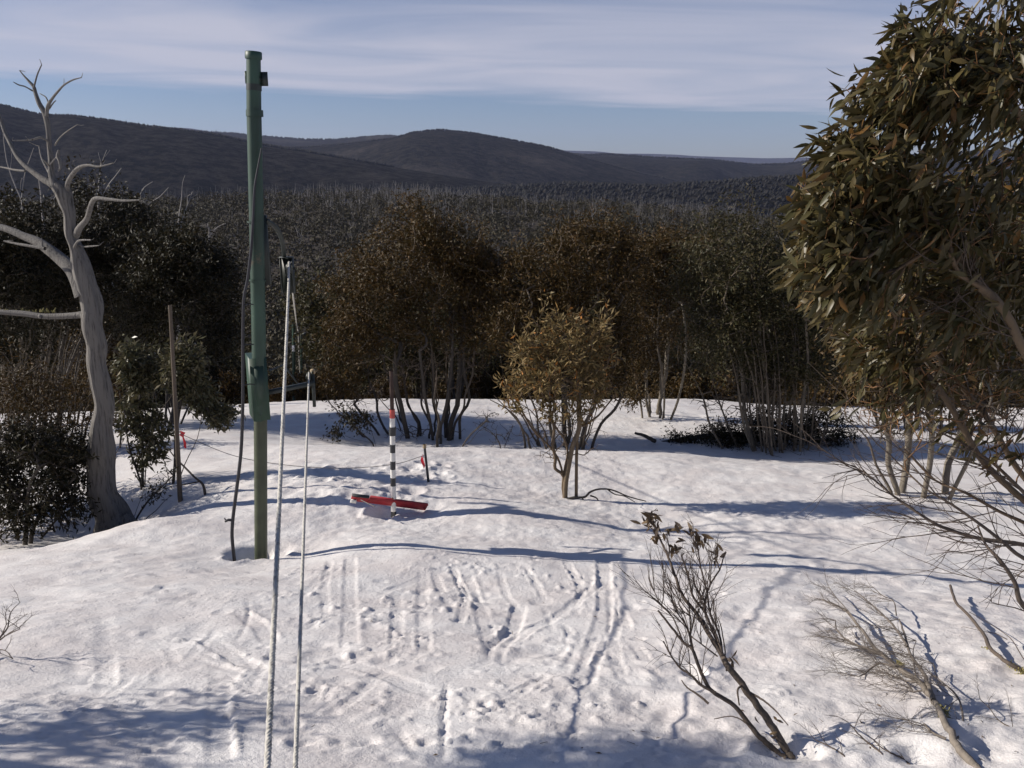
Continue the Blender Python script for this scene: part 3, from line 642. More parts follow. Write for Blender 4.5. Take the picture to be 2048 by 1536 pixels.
gum('snow_gum', 'snow gum with five pale slender trunks standing free in sunlit snow', 11.3,
    [[(1795,985),(1775,930),(1772,880),(1760,820),(1740,760)],[(1803,988),(1812,940),(1816,880),(1820,810),(1830,740)],[(1848,990),(1852,930),(1862,870),(1870,800),(1890,740)],[(1890,994),(1900,930),(1915,870),(1930,800),(1950,730)],[(1900,996),(1930,930),(1960,880),(1990,820),(2030,760)],[(1782,984),(1758,930),(1730,880),(1700,840)]],
    [(1780,690,.4,120,100,1.0,.8),(1900,660,.5,130,110,1.2,1),(2020,640,.6,120,110,1.2,.9),(1850,560,.8,150,90,1.2,.8),(1740,790,0,80,55,.6,.3),(1860,770,.2,150,60,.8,.3),(2000,760,.4,90,80,.9,.25)], 1100, MT['leaf_brown'], per=17, rbase=.05, seg=.12, L=.08, W=.024, rtip=.003, inner=[(1850,800,0,160,80,.9,560),(2000,820,.2,80,90,.9,260),(1780,860,0,70,50,.6,120)])
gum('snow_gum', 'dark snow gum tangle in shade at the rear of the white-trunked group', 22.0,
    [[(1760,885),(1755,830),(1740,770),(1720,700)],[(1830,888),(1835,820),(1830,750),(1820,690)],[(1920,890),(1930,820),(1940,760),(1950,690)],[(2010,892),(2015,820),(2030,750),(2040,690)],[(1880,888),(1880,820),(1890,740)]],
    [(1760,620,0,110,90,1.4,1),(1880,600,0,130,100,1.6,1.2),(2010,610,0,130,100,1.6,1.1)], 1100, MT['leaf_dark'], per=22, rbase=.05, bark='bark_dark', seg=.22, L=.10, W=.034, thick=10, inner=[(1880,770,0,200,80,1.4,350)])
# small bush in front of the crest
gum('small_gum', 'small vase-shaped gum with tan-green leaves and thin forked trunk in open snow', 11.0,
    [[(1128,1000),(1126,975),(1128,955),(1122,925),(1108,900),(1090,880),(1070,860),(1045,830)],[(1128,998),(1129,970),(1134,935),(1132,910),(1120,880),(1110,850),(1095,810)],[(1130,999),(1133,965),(1140,925),(1148,890),(1155,855),(1158,820),(1160,770)],
     [(1155,870),(1172,850),(1192,830),(1220,800),(1240,780)],[(1128,955),(1118,935),(1108,915),(1104,890),(1106,860),(1100,820)]],
    [(1060,725,0,45,55,.35,.8),(1090,680,.1,40,45,.35,.7),(1130,700,.1,45,55,.4,.8),(1170,690,.1,40,60,.4,.8),(1207,662,.1,28,45,.28,.5),(1205,735,0,42,50,.35,.6),(1130,765,-.1,80,50,.4,.8),(1032,768,0,30,30,.25,.3),(1090,795,-.1,60,28,.35,.4),(1180,790,0,55,30,.35,.35)], 700, MT['leaf_tan'],
    inner=[(1130,830,0,75,40,.35,130),(1110,900,0,45,35,.3,50),(1085,915,0,22,18,.15,14),(1182,900,0,24,20,.15,14)], jit=.6, per=7.5, L=.098, W=.025, rtip=.0026, rbase=.034, seg=.07, dY=(0, .02, -.02, .03), spread=.035, droop=.15, bark='bark_near', cat='bush')
# left-hand group
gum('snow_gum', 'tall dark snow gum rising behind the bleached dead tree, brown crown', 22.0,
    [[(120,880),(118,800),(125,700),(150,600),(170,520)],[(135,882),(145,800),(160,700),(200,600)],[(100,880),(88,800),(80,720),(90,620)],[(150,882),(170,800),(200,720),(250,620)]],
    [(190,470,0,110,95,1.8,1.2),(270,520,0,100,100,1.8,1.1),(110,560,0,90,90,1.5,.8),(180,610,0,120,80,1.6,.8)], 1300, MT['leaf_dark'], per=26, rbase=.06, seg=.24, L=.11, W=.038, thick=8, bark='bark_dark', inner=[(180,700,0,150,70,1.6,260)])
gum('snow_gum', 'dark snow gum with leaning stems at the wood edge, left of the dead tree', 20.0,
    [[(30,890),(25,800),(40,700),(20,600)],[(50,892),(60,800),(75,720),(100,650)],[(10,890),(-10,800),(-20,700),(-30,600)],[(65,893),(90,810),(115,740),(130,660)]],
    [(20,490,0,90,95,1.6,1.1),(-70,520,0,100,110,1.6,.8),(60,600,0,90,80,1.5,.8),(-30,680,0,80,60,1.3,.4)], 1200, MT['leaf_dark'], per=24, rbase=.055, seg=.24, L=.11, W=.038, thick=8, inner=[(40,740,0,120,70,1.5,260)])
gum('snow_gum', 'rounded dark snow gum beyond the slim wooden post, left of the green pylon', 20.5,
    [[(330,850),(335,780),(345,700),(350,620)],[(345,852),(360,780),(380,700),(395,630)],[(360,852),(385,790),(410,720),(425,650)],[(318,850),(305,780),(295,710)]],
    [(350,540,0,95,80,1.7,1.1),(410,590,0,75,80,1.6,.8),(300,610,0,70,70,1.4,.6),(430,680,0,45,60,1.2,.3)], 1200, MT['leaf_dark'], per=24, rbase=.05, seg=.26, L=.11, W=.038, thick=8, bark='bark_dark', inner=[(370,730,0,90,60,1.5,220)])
gum('shrub', 'brown twiggy thicket under the dark gums, beside the dead tree trunk', 15.5,
    [[(20,905),(25,850),(40,790)],[(80,908),(85,850),(95,780)],[(130,910),(140,850),(150,780)],[(-40,905),(-40,850),(-30,790)],[(180,905),(190,850),(200,790)],[(240,900),(245,850),(255,790)]],
    [(30,780,0,90,90,.9,1),(110,800,0,90,70,.9,1),(-60,800,0,80,90,.9,.7),(215,800,0,70,70,.9,.7),(60,860,0,100,40,.8,.5)], 800, MT['leaf_brown'], per=9, L=.085, W=.026, rtip=.004, rbase=.028, seg=.16, bark='bark_gum', spread=.07, cat='shrub', thick=14, inner=[(80,800,0,200,80,.9,350)])
gum('shrub', 'leafy dark shrub crouching low against the foot of the dead tree', 11.2,
    [[(150,1050),(140,1000),(120,950),(90,920)],[(160,1050),(170,990),(180,940)],[(140,1050),(110,1010),(70,980)],[(165,1052),(190,1010),(200,980)]],
    [(90,890,0,75,40,.4,1),(160,900,0,50,50,.35,.9),(30,900,0,60,40,.4,.7),(120,960,0,70,35,.4,.6),(50,990,-.3,60,30,.4,.5)], 520, MT['leaf_dark'], per=9, L=.075, W=.024, rtip=.003, rbase=.024, seg=.1, bark='bark_dark', spread=.05, cat='shrub', thick=6, inner=[(140,1000,0,90,40,.4,120)])
gum('gum_sapling', 'leafy young gum with broad glossy leaves, close behind the dead tree trunk', 11.8,
    [[(285,960),(282,900),(280,830),(275,760),(272,720)],[(290,962),(296,900),(300,840),(310,770)],[(280,960),(262,900),(250,840),(245,790)]],
    [(262,730,0,38,55,.3,1),(300,740,.1,40,60,.3,1),(270,820,0,50,50,.35,.9),(310,860,-.1,40,45,.3,.7),(300,910,-.1,45,30,.3,.4)], 460, MT['leaf_young'], per=8, L=.105, W=.034, rtip=.003, rbase=.022, seg=.1, bark='bark_dark', spread=.04)
gum('gum_sapling', 'leafy young gum growing round the foot of the slim wooden post', 11.6,
    [[(345,985),(340,930),(352,870),(365,800),(375,740)],[(345,985),(336,940),(330,890),(340,840)],[(352,985),(372,930),(392,880),(405,820)]],
    [(375,720,0,38,50,.3,1),(395,780,.1,40,50,.3,.9),(352,740,0,30,60,.3,.6),(440,830,.2,38,22,.3,.6)], 380, MT['leaf_young'], per=8, L=.105, W=.034, rtip=.003, rbase=.02, seg=.1, bark='bark_dark', spread=.04)
gum('shrub', 'low dark shrub with drooping branches in the snow hollow under the dead tree', 10.1,
    [[(60,1095),(70,1050),(100,1000),(140,960)],[(40,1095),(30,1040),(10,990),(-20,950)],[(50,1095),(50,1040),(60,980),(80,930)],[(70,1095),(110,1040),(150,1010),(180,990)]],
    [(60,880,0,70,45,.5,.8),(130,910,.1,55,40,.4,.6),(0,950,0,60,50,.5,.7),(80,985,-.1,100,45,.6,.7),(-40,930,0,60,60,.5,.6),(30,1040,-.2,70,35,.5,.45),(130,1030,-.1,60,30,.4,.35)], 800, MT['leaf_dark'], per=10, L=.075, W=.024, rtip=.003, rbase=.03, seg=.1, bark='bark_dark', spread=.05, cat='shrub')
gum('shrub', 'bare-stemmed low shrub leaning over the snow bank right of the dead tree foot', 10.6,
    [[(270,1045),(290,1010),(320,975),(345,950)],[(265,1045),(280,1000),(300,960),(330,940)],[(285,1045),(310,1025),(330,1000),(345,990)],[(275,1045),(300,1030),(322,1015),(340,1010)]],
    [(310,985,0,35,20,.3,1),(330,950,0,25,18,.3,.5)], 60, MT['leaf_dark'], per=3, L=.06, W=.02, rtip=.003, rbase=.012, seg=.1, bark='bark_dark', spread=.04, cat='shrub')
gum('shrub', 'small leafy shrub on shaded snow at the left foot of the brown snow gum', 17.8,
    [[(745,886),(725,865),(705,845),(690,835)],[(750,886),(735,850),(725,830)],[(745,887),(715,878),(690,872)]],
    [(700,830,0,28,22,.4,1),(725,845,0,30,25,.4,.8),(665,872,0,25,9,.4,.5)], 110, MT['leaf_dark'], per=7, L=.085, W=.034, rtip=.004, rbase=.016, seg=.12, bark='bark_dark', spread=.06, cat='shrub')
gum('shrub', 'low bare-twigged shrub on the snow between the two brown snow gums', 17.5,
    [[(925,893),(950,870),(965,845),(978,820)],[(925,893),(940,880),(960,865),(975,850)],[(1000,890),(985,870),(965,855),(945,845)],[(1010,890),(1020,865),(1000,845)]],
    [(970,840,0,32,25,.5,1),(1000,870,0,45,15,.5,.6)], 60, MT['leaf_dark'], per=1.2, L=.06, W=.02, rtip=.004, rbase=.016, seg=.12, bark='bark_dark', spread=.04, cat='shrub')
gum('shrub', 'spreading leafy shrub on bright snow right behind the pylon box, near the cable', 18.5,
    [[(455,855),(458,835),(462,820)],[(430,856),(425,838),(415,825)],[(440,856),(445,830),(448,815)]],
    [(440,822,0,42,20,.5,1)], 110, MT['leaf_dark'], per=7, L=.10, W=.036, rtip=.004, rbase=.02, seg=.12, bark='bark_dark', spread=.06, cat='shrub')
gum('shrub', 'tangled dark understorey shrub filling the hollow by the fallen log', 19.2,
    [[(1420,900),(1440,875),(1460,850)],[(1500,905),(1520,880),(1545,860)],[(1580,912),(1600,890),(1620,870)],[(1640,915),(1665,890),(1690,865)],[(1540,910),(1530,885),(1510,860)]],
    [(1450,872,-.6,60,28,.8,.7),(1540,862,-.5,80,50,.9,1.2),(1640,868,-.4,80,60,.9,1.3),(1370,882,-.4,60,12,.5,.3)], 900, MT['leaf_dark'], per=14, thick=14, inner=[(1540,870,-.5,150,40,.9,250)], L=.08, W=.026, rtip=.004, rbase=.02, seg=.14, bark='bark_dark', spread=.08, cat='shrub')
def spray(mb, p, d, L, r, depth, ang=.5, wob=.12, up=.0):
    n = 5; pts = [p]; dd = d/np.linalg.norm(d)
    for i in range(n):
        dd = dd+rng.normal(size=3)*wob+np.array([0, 0, up]); dd /= np.linalg.norm(dd); pts.append(pts[-1]+dd*L/n)
    mb.tube(np.array(pts), np.linspace(r, r*.45, n+1), 4 if depth > 0 else 3, False)
    ends = [(pts[-1], dd)]
    if depth > 0:
        for i in range(1, n+1):
            for c in range(1 if i < n else 2):
                e = dd+rng.normal(size=3)*ang; ends += spray(mb, pts[i], e, L*rng.uniform(.45, .75), r*.55, depth-1, ang, wob, up)
    return ends
# a bent stem beside the slim post
def limb_thing(name, label, cat, polys, matname, k=7, sub=5, rough=.06, sink=True, group=None, jit=0.0, origin=None):
    """polys: lists of (px,py,Y,width px); first poly is the main one"""
    P0 = pix(*polys[0][0][:3]) if origin is None else origin
    root = thing(name, label, cat, P0, group); first = True
    for pl in polys:
        pts = np.array([np.append(pix(a, b, Y), w*pscale(Y, b)/2) for a, b, Y, w in pl]); q = smoothpts(pts, sub)
        if jit: q[1:-1, :3] += rng.normal(size=(len(q)-2, 3))*jit*q[1:-1, 3:4]
        b = MB(); b.tube(q[:, :3], np.maximum(q[:, 3], .0008), k if pl[0][3] > 4 else 4, True, rough)
        b.build('stem' if first else 'branch', MT[matname], root); first = False
    return root
limb_thing('bent_stem', 'dark bent stem arching over and back into the shaded snow beside the wooden post', 'branch',
    [[(411,1000,10.9,6),(410,985,10.9,6),(405,968,10.9,5),(390,955,10.9,4),(370,935,11,4),(350,915,11.1,3),(335,895,11.2,2)],[(400,963,10.9,3),(375,968,10.9,2.5),(352,972,10.9,2)]], 'bark_dark')

# ------------------------------------------------------------------ bleached dead tree
DT = 10.4
root = thing('dead_tree', 'bleached leafless dead tree with twisted grey trunk and bare limbs', 'dead tree', gpix(225, 1060))
def limb(pl, name='limb', k=8, sub=6, rough=.10, dY=0.0, m='dead_wood'):
    n = len(pl); pts = []
    for i, (a, b, w) in enumerate(pl):
        Y = DT+dY*i/max(n-1, 1); pts.append(np.append(pix(a, b, Y), w*.86*pscale(Y, b)/2))
    pp = np.array(pts); 
    if len(pp) > 2: pp[1:-1, :3] += rng.normal(size=(len(pp)-2, 3))*pp[1:-1, 3:4]*.10
    q = smoothpts(pp, sub)
    b = MB(); b.tube(q[:, :3], np.maximum(q[:, 3], .003), k, True, rough); return b.build(name, MT[m], root)
limb([(232,1110,112),(227,1062,90),(217,1030,76),(204,990,62),(199,940,57),(200,900,54),(206,850,44),(206,810,41),(199,767,42),(193,725,39),(192,690,41),(187,650,43),(182,610,44),(172,565,42),(160,530,38),(150,495,27),(142,465,24),(138,430,25),(132,405,30),(122,383,34),(112,368,28)], 'trunk', 26, 6, .20)
limb([(245,1035,50),(262,1052,44),(285,1066,34),(310,1085,20)], 'root_flare', 9)
limb([(112,372,22),(104,350,16),(101,320,13),(99,295,11),(97,265,11),(94,240,13),(88,223,12),(78,205,11),(71,188,9),(67,174,8),(58,163,6),(48,152,4),(39,141,2)], 'limb', 9, dY=.2)
limb([(67,178,5),(71,163,4),(75,148,3.5),(83,130,2.5)], dY=.1); limb([(66,182,3.5),(50,173,3.2),(38,170,3),(27,164,2)], dY=-.15)
limb([(93,232,8),(96,212,8),(105,197,6),(117,182,5),(128,170,4),(145,160,3.5),(163,155,2)], dY=-.2); limb([(98,210,3.5),(92,195,3),(80,187,2)], dY=.1); limb([(98,218,4),(107,205,3),(112,201,2)])
limb([(98,284,6),(90,278,6),(80,276,5),(62,280,4),(40,281,3),(24,281,2)], dY=-.2)
limb([(118,383,22),(105,370,18),(88,358,15),(68,345,13),(50,330,12),(35,313,11),(22,290,10),(10,265,9),(0,235,8),(-14,200,6)], dY=.5)
limb([(50,342,5),(30,340,5),(12,336,4),(-10,332,3)], dY=.3)
limb([(101,350,7),(92,335,5),(83,315,4),(78,292,3)], dY=.3); limb([(98,332,4),(92,325,4),(85,318,2)], dY=-.1)
limb([(133,385,13),(137,365,11),(145,350,10),(158,336,9),(176,330,7),(198,333,4.5),(227,326,2.5)], dY=-.5)
limb([(152,470,18),(160,455,14),(173,438,12),(180,420,12),(184,405,11),(193,397,10),(217,398,8),(247,401,6),(280,400,3)], dY=-.7)
limb([(146,502,9),(152,488,6),(160,481,5),(183,480,3)], dY=-.3); limb([(155,488,5),(168,493,4),(183,492,3.5),(198,491,2)], dY=-.2)
limb([(166,595,34),(156,562,34),(140,538,32),(120,520,29),(98,500,25),(75,484,21),(50,473,18),(22,461,16),(-10,454,14),(-70,452,9)], dY=.6)
limb([(90,497,9),(60,492,7),(35,488,6),(8,482,4)], dY=.2); limb([(86,500,4),(84,488,3),(83,476,1.5)])
limb([(180,640,26),(164,630,18),(150,630,15),(120,633,14),(85,632,13),(50,627,14),(0,624,12),(-80,618,8)], dY=.3)
limb([(84,635,9),(80,632,10),(76,632,4)], 'knot')
limb([(118,300,5),(116,312,9),(119,322,8),(121,335,6),(116,343,2)], 'bark_strip', 6, dY=-.05); limb([(100,330,4),(110,318,3),(118,308,3)], 'bark_strip', 5)
limb([(110,290,4),(120,275,3),(135,262,2.5),(155,249,1.5)], dY=-.5)
tw = MB()
for a, c in [(163,155),(83,130),(39,141),(227,326),(200,333),(280,400),(240,401),(25,281),(78,292),(155,249),(183,480),(198,491),(8,482),(60,280),(217,398),(128,170)]:
    spray(tw, pix(a, c, DT), np.array([rng.normal()*.8+(.5 if a > 110 else -.5), rng.normal()*.4, .4+rng.normal()*.5]), rng.uniform(.05, .13), .006, 0, .5, .16)
tw.build('twigs', MT['dead_wood'], root)
mo = MB()
for i in range(30):
    a = random.uniform(0, 110); p = pix(a, 625-random.uniform(0, 3), DT+.25); mo.tube([p, p+np.array([random.uniform(-.02, .02), random.uniform(-.03, .03), random.uniform(.02, .045)])], [.012, .004], 4)
mo.build('moss', MT['lichen'], root)

# ------------------------------------------------------------------ tow pylon
PY = 8.31; ppm = pscale(PY, 700)
def wz(py, Y=PY, px=520): return pix(px, py, Y)[2]
root = thing('tow_pylon', 'tall green steel tow pylon with boxed sleeve, rising from a hollow in the snow', 'pylon', (POLE[0], POLE[1], zi(POLE[0], POLE[1])))
def ptube(name, pl, m, k=20, sub=1, y=PY):
    q = np.array([np.append(pix(a, b, y), w*pscale(y, b)/2) for a, b, w in pl])
    b = MB(); b.tube(q[:, :3], q[:, 3], k, True); o = b.build(name, MT[m], root); return o
def flat(o):
    me = o.data; me.polygons.foreach_set('use_smooth', np.array([len(p.vertices) == 4 and abs(p.normal.z) < .6 and p.area > 1e-4 for p in me.polygons])); return o
ptube('lower_tube', [(522,1150,25),(522,1100,25),(521,838,26)], 'pole_low')
ptube('upper_tube', [(520,840,27),(517,640,28),(512,400,28.5),(508,225,29),(507,112,28)], 'pole_green')
ptube('cap', [(507,118,33),(507,115,33.5),(507,104,33),(507,103,30)], 'pole_green')
ptube('clamp_band', [(508,181,30.2),(508,168,30.2)], 'steel_dark'); ptube('clamp_band', [(509.5,233,34),(509,220,33.5)], 'pole_green')
for py in (444, 560): ptube('clamp_ring', [(511+(py-444)*.03,py+2,33),(511+(py-444)*.03,py-1.5,33)], 'pole_green')
c0 = pix(519.5, 838, PY); c1 = pix(517, 714, PY); side = 33*ppm
sq = MB(); ang = math.radians(24)
for dd in (0,):
    R3 = np.array([[math.cos(ang), -math.sin(ang), 0], [math.sin(ang), math.cos(ang), 0], [0, 0, 1]])
    sq.box((c0+c1)/2+R3@np.array([0, .09, 0]), (side, side*1.9, c1[2]-c0[2]), R3)
flat(sq.build('sleeve_box', MT['pole_green'], root, smooth=False))
b = MB(); b.box((c0+c1)/2+R3@np.array([0, .09-side*.95-.006, .04]), (side*.55, .012, (c1[2]-c0[2])*.62), R3); flat(b.build('cover_plate', MT['pole_green'], root, smooth=False))
b = MB()
p = pix(528, 158, PY)
b.box(p, (14*ppm, .012, 25*ppm)); b.box(p+np.array([-10*ppm, 0, 0]), (8*ppm, .05, 10*ppm)); b.build('hook_plate', MT['steel_dark'], root, smooth=False)
b = MB(); b.box(pix(493, 155, PY), (3*ppm, .05, 22*ppm)); b.build('side_lug', MT['pole_green'], root, smooth=False)
b = MB(); b.box(pix(526, 500, PY+.09), (22*ppm, .05, 135*ppm)); b.build('rear_channel', MT['steel_dark'], root, smooth=False)
# sheave housing for the upper rope, hung on a bowed arm
SH = PY+.62
q = smoothpts([pix(532, 440, PY+.08), pix(552, 455, PY+.2), pix(564, 482, PY+.4), pix(568, 512, SH)], 5)
b = MB(); b.tube(q, .022, 8); b.build('bowed_arm', MT['steel_dark'], root)
hm = pscale(SH, 550)
b = MB(); cpt = pix(575, 551, SH)
for s in (-1, 1): b.box(cpt+np.array([s*12*hm, 0, 0]), (.006, .07, 72*hm))
b.box(cpt+np.array([0, .04, 0]), (24*hm+.006, .008, 72*hm)); b.box(cpt+np.array([0, 0, 36.5*hm]), (25*hm+.01, .08, .008)); ho = b.build('sheave_housing', MT['steel_dark'], root, smooth=False)
def sheave(c, r, w, parent):
    b = MB(); th = np.linspace(0, 2*math.pi, 25)
    prof = [(r*.25, -w/2), (r, -w/2), (r*.82, 0), (r, w/2), (r*.25, w/2)]
    V = np.array([[c[0]+x, c[1]+rr*math.cos(t), c[2]+rr*math.sin(t)] for rr, x in prof for t in th[:-1]]); k = 24
    f = [[i*k+j, i*k+(j+1) % k, (i+1)*k+(j+1) % k, (i+1)*k+j] for i in range(4) for j in range(k)]
    b.add(V, f); b.tube([c-np.array([w, 0, 0]), c+np.array([w, 0, 0])], r*.26, 10)
    return b.build('sheave', MT['steel_dark'], parent)
S1 = pix(579, 527, SH-.01); sheave(S1+np.array([0, 0, -.05]), .06, .05, root)
# lower arm with hanger for the second rope
b = MB(); a0 = pix(533, 775, PY+.05); a1 = pix(628, 776, PY+.45); 
dv = a1-a0; b.box((a0+a1)/2, (np.linalg.norm(dv), .04, 9*ppm), np.array([[dv[0], -dv[1], 0], [dv[1], dv[0], 0], [0, 0, np.hypot(dv[0], dv[1])]])/np.hypot(dv[0], dv[1])); b.build('cross_arm', MT['steel_dark'], root, smooth=False)
b = MB(); b.tube([pix(538, 742, PY+.05), pix(566, 730, PY+.25), pix(600, 772, PY+.4)], [.008]*3, 6); b.build('stay_rod', MT['steel_dark'], root)
b = MB(); b.box(pix(627, 778, PY+.45), (6*ppm, .03, 78*ppm)); b.build('hanger_bar', MT['steel_dark'], root, smooth=False)
S2 = pix(618, 746, PY+.45); sheave(S2+np.array([.0, 0, -.045]), .05, .04, root)
b = MB(); b.box(pix(625.5, 743, PY+.46), (9*ppm, .05, 9*ppm)); b.build('bearing_block', MT['tan_cap'], root, smooth=False)

# hose hanging down the pylon
cq = [(523,296,-.08,2.5),(515,339,-.09,3.5),(509,379,-.10,4.5),(506,445,-.10,5.5),(501,512,-.12,6),(495,560,-.12,6),(488,597,-.12,6),(486,655,-.12,6),(486,721,-.13,6.2),(486,780,-.14,6.2),(485,830,-.14,6.4),(482,904,-.14,6.6),(474,973,-.13,6.8),(467,1027,-.12,6.8),(464,1065,-.12,6.8),(466,1097,-.13,6.8),(470,1128,-.14,6.8),(474,1150,-.14,6.8)]
root = thing('black_hose', 'thick black hose hanging down the green pylon and vanishing into the snow', 'hose', gpix(469, 1120))
q = smoothpts([np.append(pix(a, c, PY+d), w*pscale(PY, c)/2) for a, c, d, w in cq], 4); b = MB(); b.tube(q[:, :3], q[:, 3], 10); b.build('hose', MT['black_rubber'], root)
b = MB(); b.tube([pix(467, 1040, PY-.12), pix(456, 1040, PY-.13), pix(450, 1043, PY-.13)], [.016, .014, .012], 6); b.tube([pix(452, 1042, PY-.13), pix(449, 1036, PY-.13)], [.008, .006], 5); b.build('clip', MT['black_rubber'], root)

# ropes: twisted three-strand
def rope(name, label, pts, r, k=3, pitch=.05):
    P = smoothpts(pts, 14); 
    d = np.linalg.norm(np.diff(P, axis=0), axis=1); s = np.concatenate([[0], np.cumsum(d)])
    nn = int(s[-1]/.0125); ss = np.linspace(0, s[-1], nn); C = np.stack([np.interp(ss, s, P[:, i]) for i in range(3)], 1)
    b = MB()
    t = np.gradient(C, axis=0); t /= np.linalg.norm(t, axis=1, keepdims=True)
    A = np.cross(t, [0, 0, 1.]); A /= np.linalg.norm(A, axis=1, keepdims=True); B = np.cross(t, A)
    for j in range(k):
        a = ss/pitch*2*math.pi/1.0+j*2*math.pi/k
        b.tube(C+(np.cos(a)[:, None]*A+np.sin(a)[:, None]*B)*r*.42, r*.58, 5)
    o = b.build(name, MT['rope']); return tag(o, label, 'rope')
def span(A, B, sag, n=9):
    t = np.linspace(0, 1, n)[:, None]; return list(A*(1-t)+B*t-np.array([0, 0, 4*sag])*t*(1-t))
A1 = pix(535, 1536, 2.25); B1 = S1+np.array([0, 0, .006]); C1 = A1+(A1-B1)*.45
r1 = [np.array([-1.3, -6.8, H(-1.3, -6.8)+.02])]+span(np.array([-1.2, -3.6, H(-1.2, -3.6)+.35]), C1, .0, 3)[:-1]+span(C1, A1, 0, 3)[:-1]+span(A1, B1, .02, 9)+span(B1, pix(596.5, 660, 32), .25, 9)[1:]
rope('tow_rope', 'white twisted tow rope running up to the higher sheave beside the green pylon', r1, .0125)
A2 = pix(591, 1536, 2.35); B2 = S2+np.array([0, 0, .006]); C2 = A2+(A2-B2)*.45
r2 = [np.array([-1.0, -6.8, H(-1.0, -6.8)+.02])]+span(np.array([-.95, -3.6, H(-.95, -3.6)+.3]), C2, .0, 3)[:-1]+span(C2, A2, 0, 3)[:-1]+span(A2, B2, .02, 9)
rope('tow_rope', 'white twisted tow rope ending at the low sheave on the pylon cross arm', r2, .0095)
# next pylons down the slope
def far_pylon(label, x, ytop, ybase, Y, w, lbl):
    b0 = pix(x, ybase, Y); gz = H(b0[0], b0[1])
    root = thing('tow_pylon', label, 'pylon', (b0[0], b0[1], gz))
    top = pix(x, ytop, Y); b = MB(); b.tube([[b0[0], b0[1], gz-.4], top], [w/2, w/2], 12); b.build('tube', MT['pole_green'], root)
    b = MB(); b.box(pix(x+7, 668, Y), (.22, .1, .12)); b.build('rope_bracket', MT['steel_dark'], root, smooth=False)
    if lbl: b = MB(); b.box(pix(x, 697, Y-w/2-.01), (.11, .012, .22)); b.build('notice_plate', MT['label_white'], root, smooth=False)
far_pylon('slim green pylon with a white plate, standing beyond the snow crest', 587, 648, 815, 32, .12, True)
far_pylon('thin plain green pylon beyond the snow crest, next below the plated one', 602.5, 672, 812, 38, .09, False)
b = MB(); b.tube(smoothpts([pix(597, 662, 32), pix(598.5, 720, 34), pix(602, 766, 38)], 6), .022, 6); tag(b.build('return_rope', MT['rope']), 'pale slack rope hanging between the two distant pylons', 'rope')

for k_, py in enumerate((610, 690, 770)):
    b = MB(); b.tube([pix(488-k_*.3, py, PY-.13), pix(500, py-2, PY-.09), pix(507+k_, py-1, PY-.075)], .006, 5); b.build('cable_tie', MT['black_rubber'], bpy.data.objects['black_hose'])
# ------------------------------------------------------------------ striped snow stake
SY = 9.9; sp0 = gpix(787, 1030); root = thing('snow_stake', 'black and white banded snow depth stake with a red band and rusty tube above', 'snow stake', (sp0[0], sp0[1], zi(sp0[0], sp0[1])))
bands = [(1045,1022,'paint_black'),(1022,971.5,'paint_white'),(971.5,955,'paint_black'),(955,938.5,'paint_white'),(938.5,922,'paint_black'),(922,905,'paint_white'),(905,888.5,'paint_black'),(888.5,870.5,'paint_white'),(870.5,854,'paint_black'),(854,836,'paint_white'),(836,818.5,'paint_red')]
for a, c, m in bands:
    xa, xc = 784.5+(a-820)*.012, 784.5+(c-820)*.012
    w = 10.8 if (a, m) != (870.5, 'paint_black') else 14
    b = MB(); b.tube([pix(xa, a, SY), pix(xc, c, SY)], [w*pscale(SY, a)/2]*2, 16); b.build('band', MT[m], root)
b = MB(); b.tube([pix(784.3, 825, SY), pix(782.5, 742, SY)], [8*pscale(SY, 780)/2]*2, 12); b.build('rusty_tube', MT['rust'], root)
b = MB()
for py in (998,): b.box(pix(784.5, py, SY-.033), (.02, .004, .035), np.array(Matrix.Rotation(.5, 3, 'Y')))
b.build('orange_mark', MT['orange_twig'], root, smooth=False)

# red boards on the snow
def board(name, label, p0, p1, hgt, th, m, ends=None):
    """a plank standing on edge-ish between two photo points on the snow"""
    p0 = np.array(p0); p1 = np.array(p1); d = p1-p0; L = np.linalg.norm(d); ux = d/L
    uz = np.array([0, -.45, 1.0]); uz -= ux*(uz@ux); uz /= np.linalg.norm(uz); uy = np.cross(uz, ux)
    R = np.stack([ux, uy, uz], 1); c = (p0+p1)/2+uz*hgt*.30
    root = thing(name, label, 'board', (c[0], c[1], c[2]-hgt/2))
    b = MB(); b.box(c, (L, th, hgt), R); b.box(c-uy*-.0+uz*hgt*.47+uy*-.006, (L*.995, th*1.3, hgt*.08), R); b.build('plank', MT[m], root, smooth=False)
    return root, c, R, L
g0 = pix(737, 1002, 9.75); g1 = pix(851, 1017, 10.1)
board('red_board', 'long plain red board lying on the snow behind the striped stake', g0, g1, 16*pscale(9.9, 1000), .03, 'red_board')
root, c, R, L = board('red_board', 'short red board with a black edge and white end, half sunk beside the long one', pix(702, 998, 9.7), pix(736, 1002, 9.75), 15*pscale(9.7, 1000), .025, 'red_board')
b = MB(); b.box(c+R@np.array([0, -.004, .045]), (L*1.01, .04, .014), R); b.build('black_edge', MT['paint_black'], root, smooth=False)
b = MB(); b.box(c+R@np.array([-L*.36, -.03, -.03]), (L*.34, .02, .045), R); b.build('white_end', MT['paint_white'], root, smooth=False)
b = MB(); b.tube([pix(722, 1000, 9.6), pix(738, 1008, 9.45), pix(750, 1013, 9.4)], .006, 5); b.build('wire', MT['cord'], root)

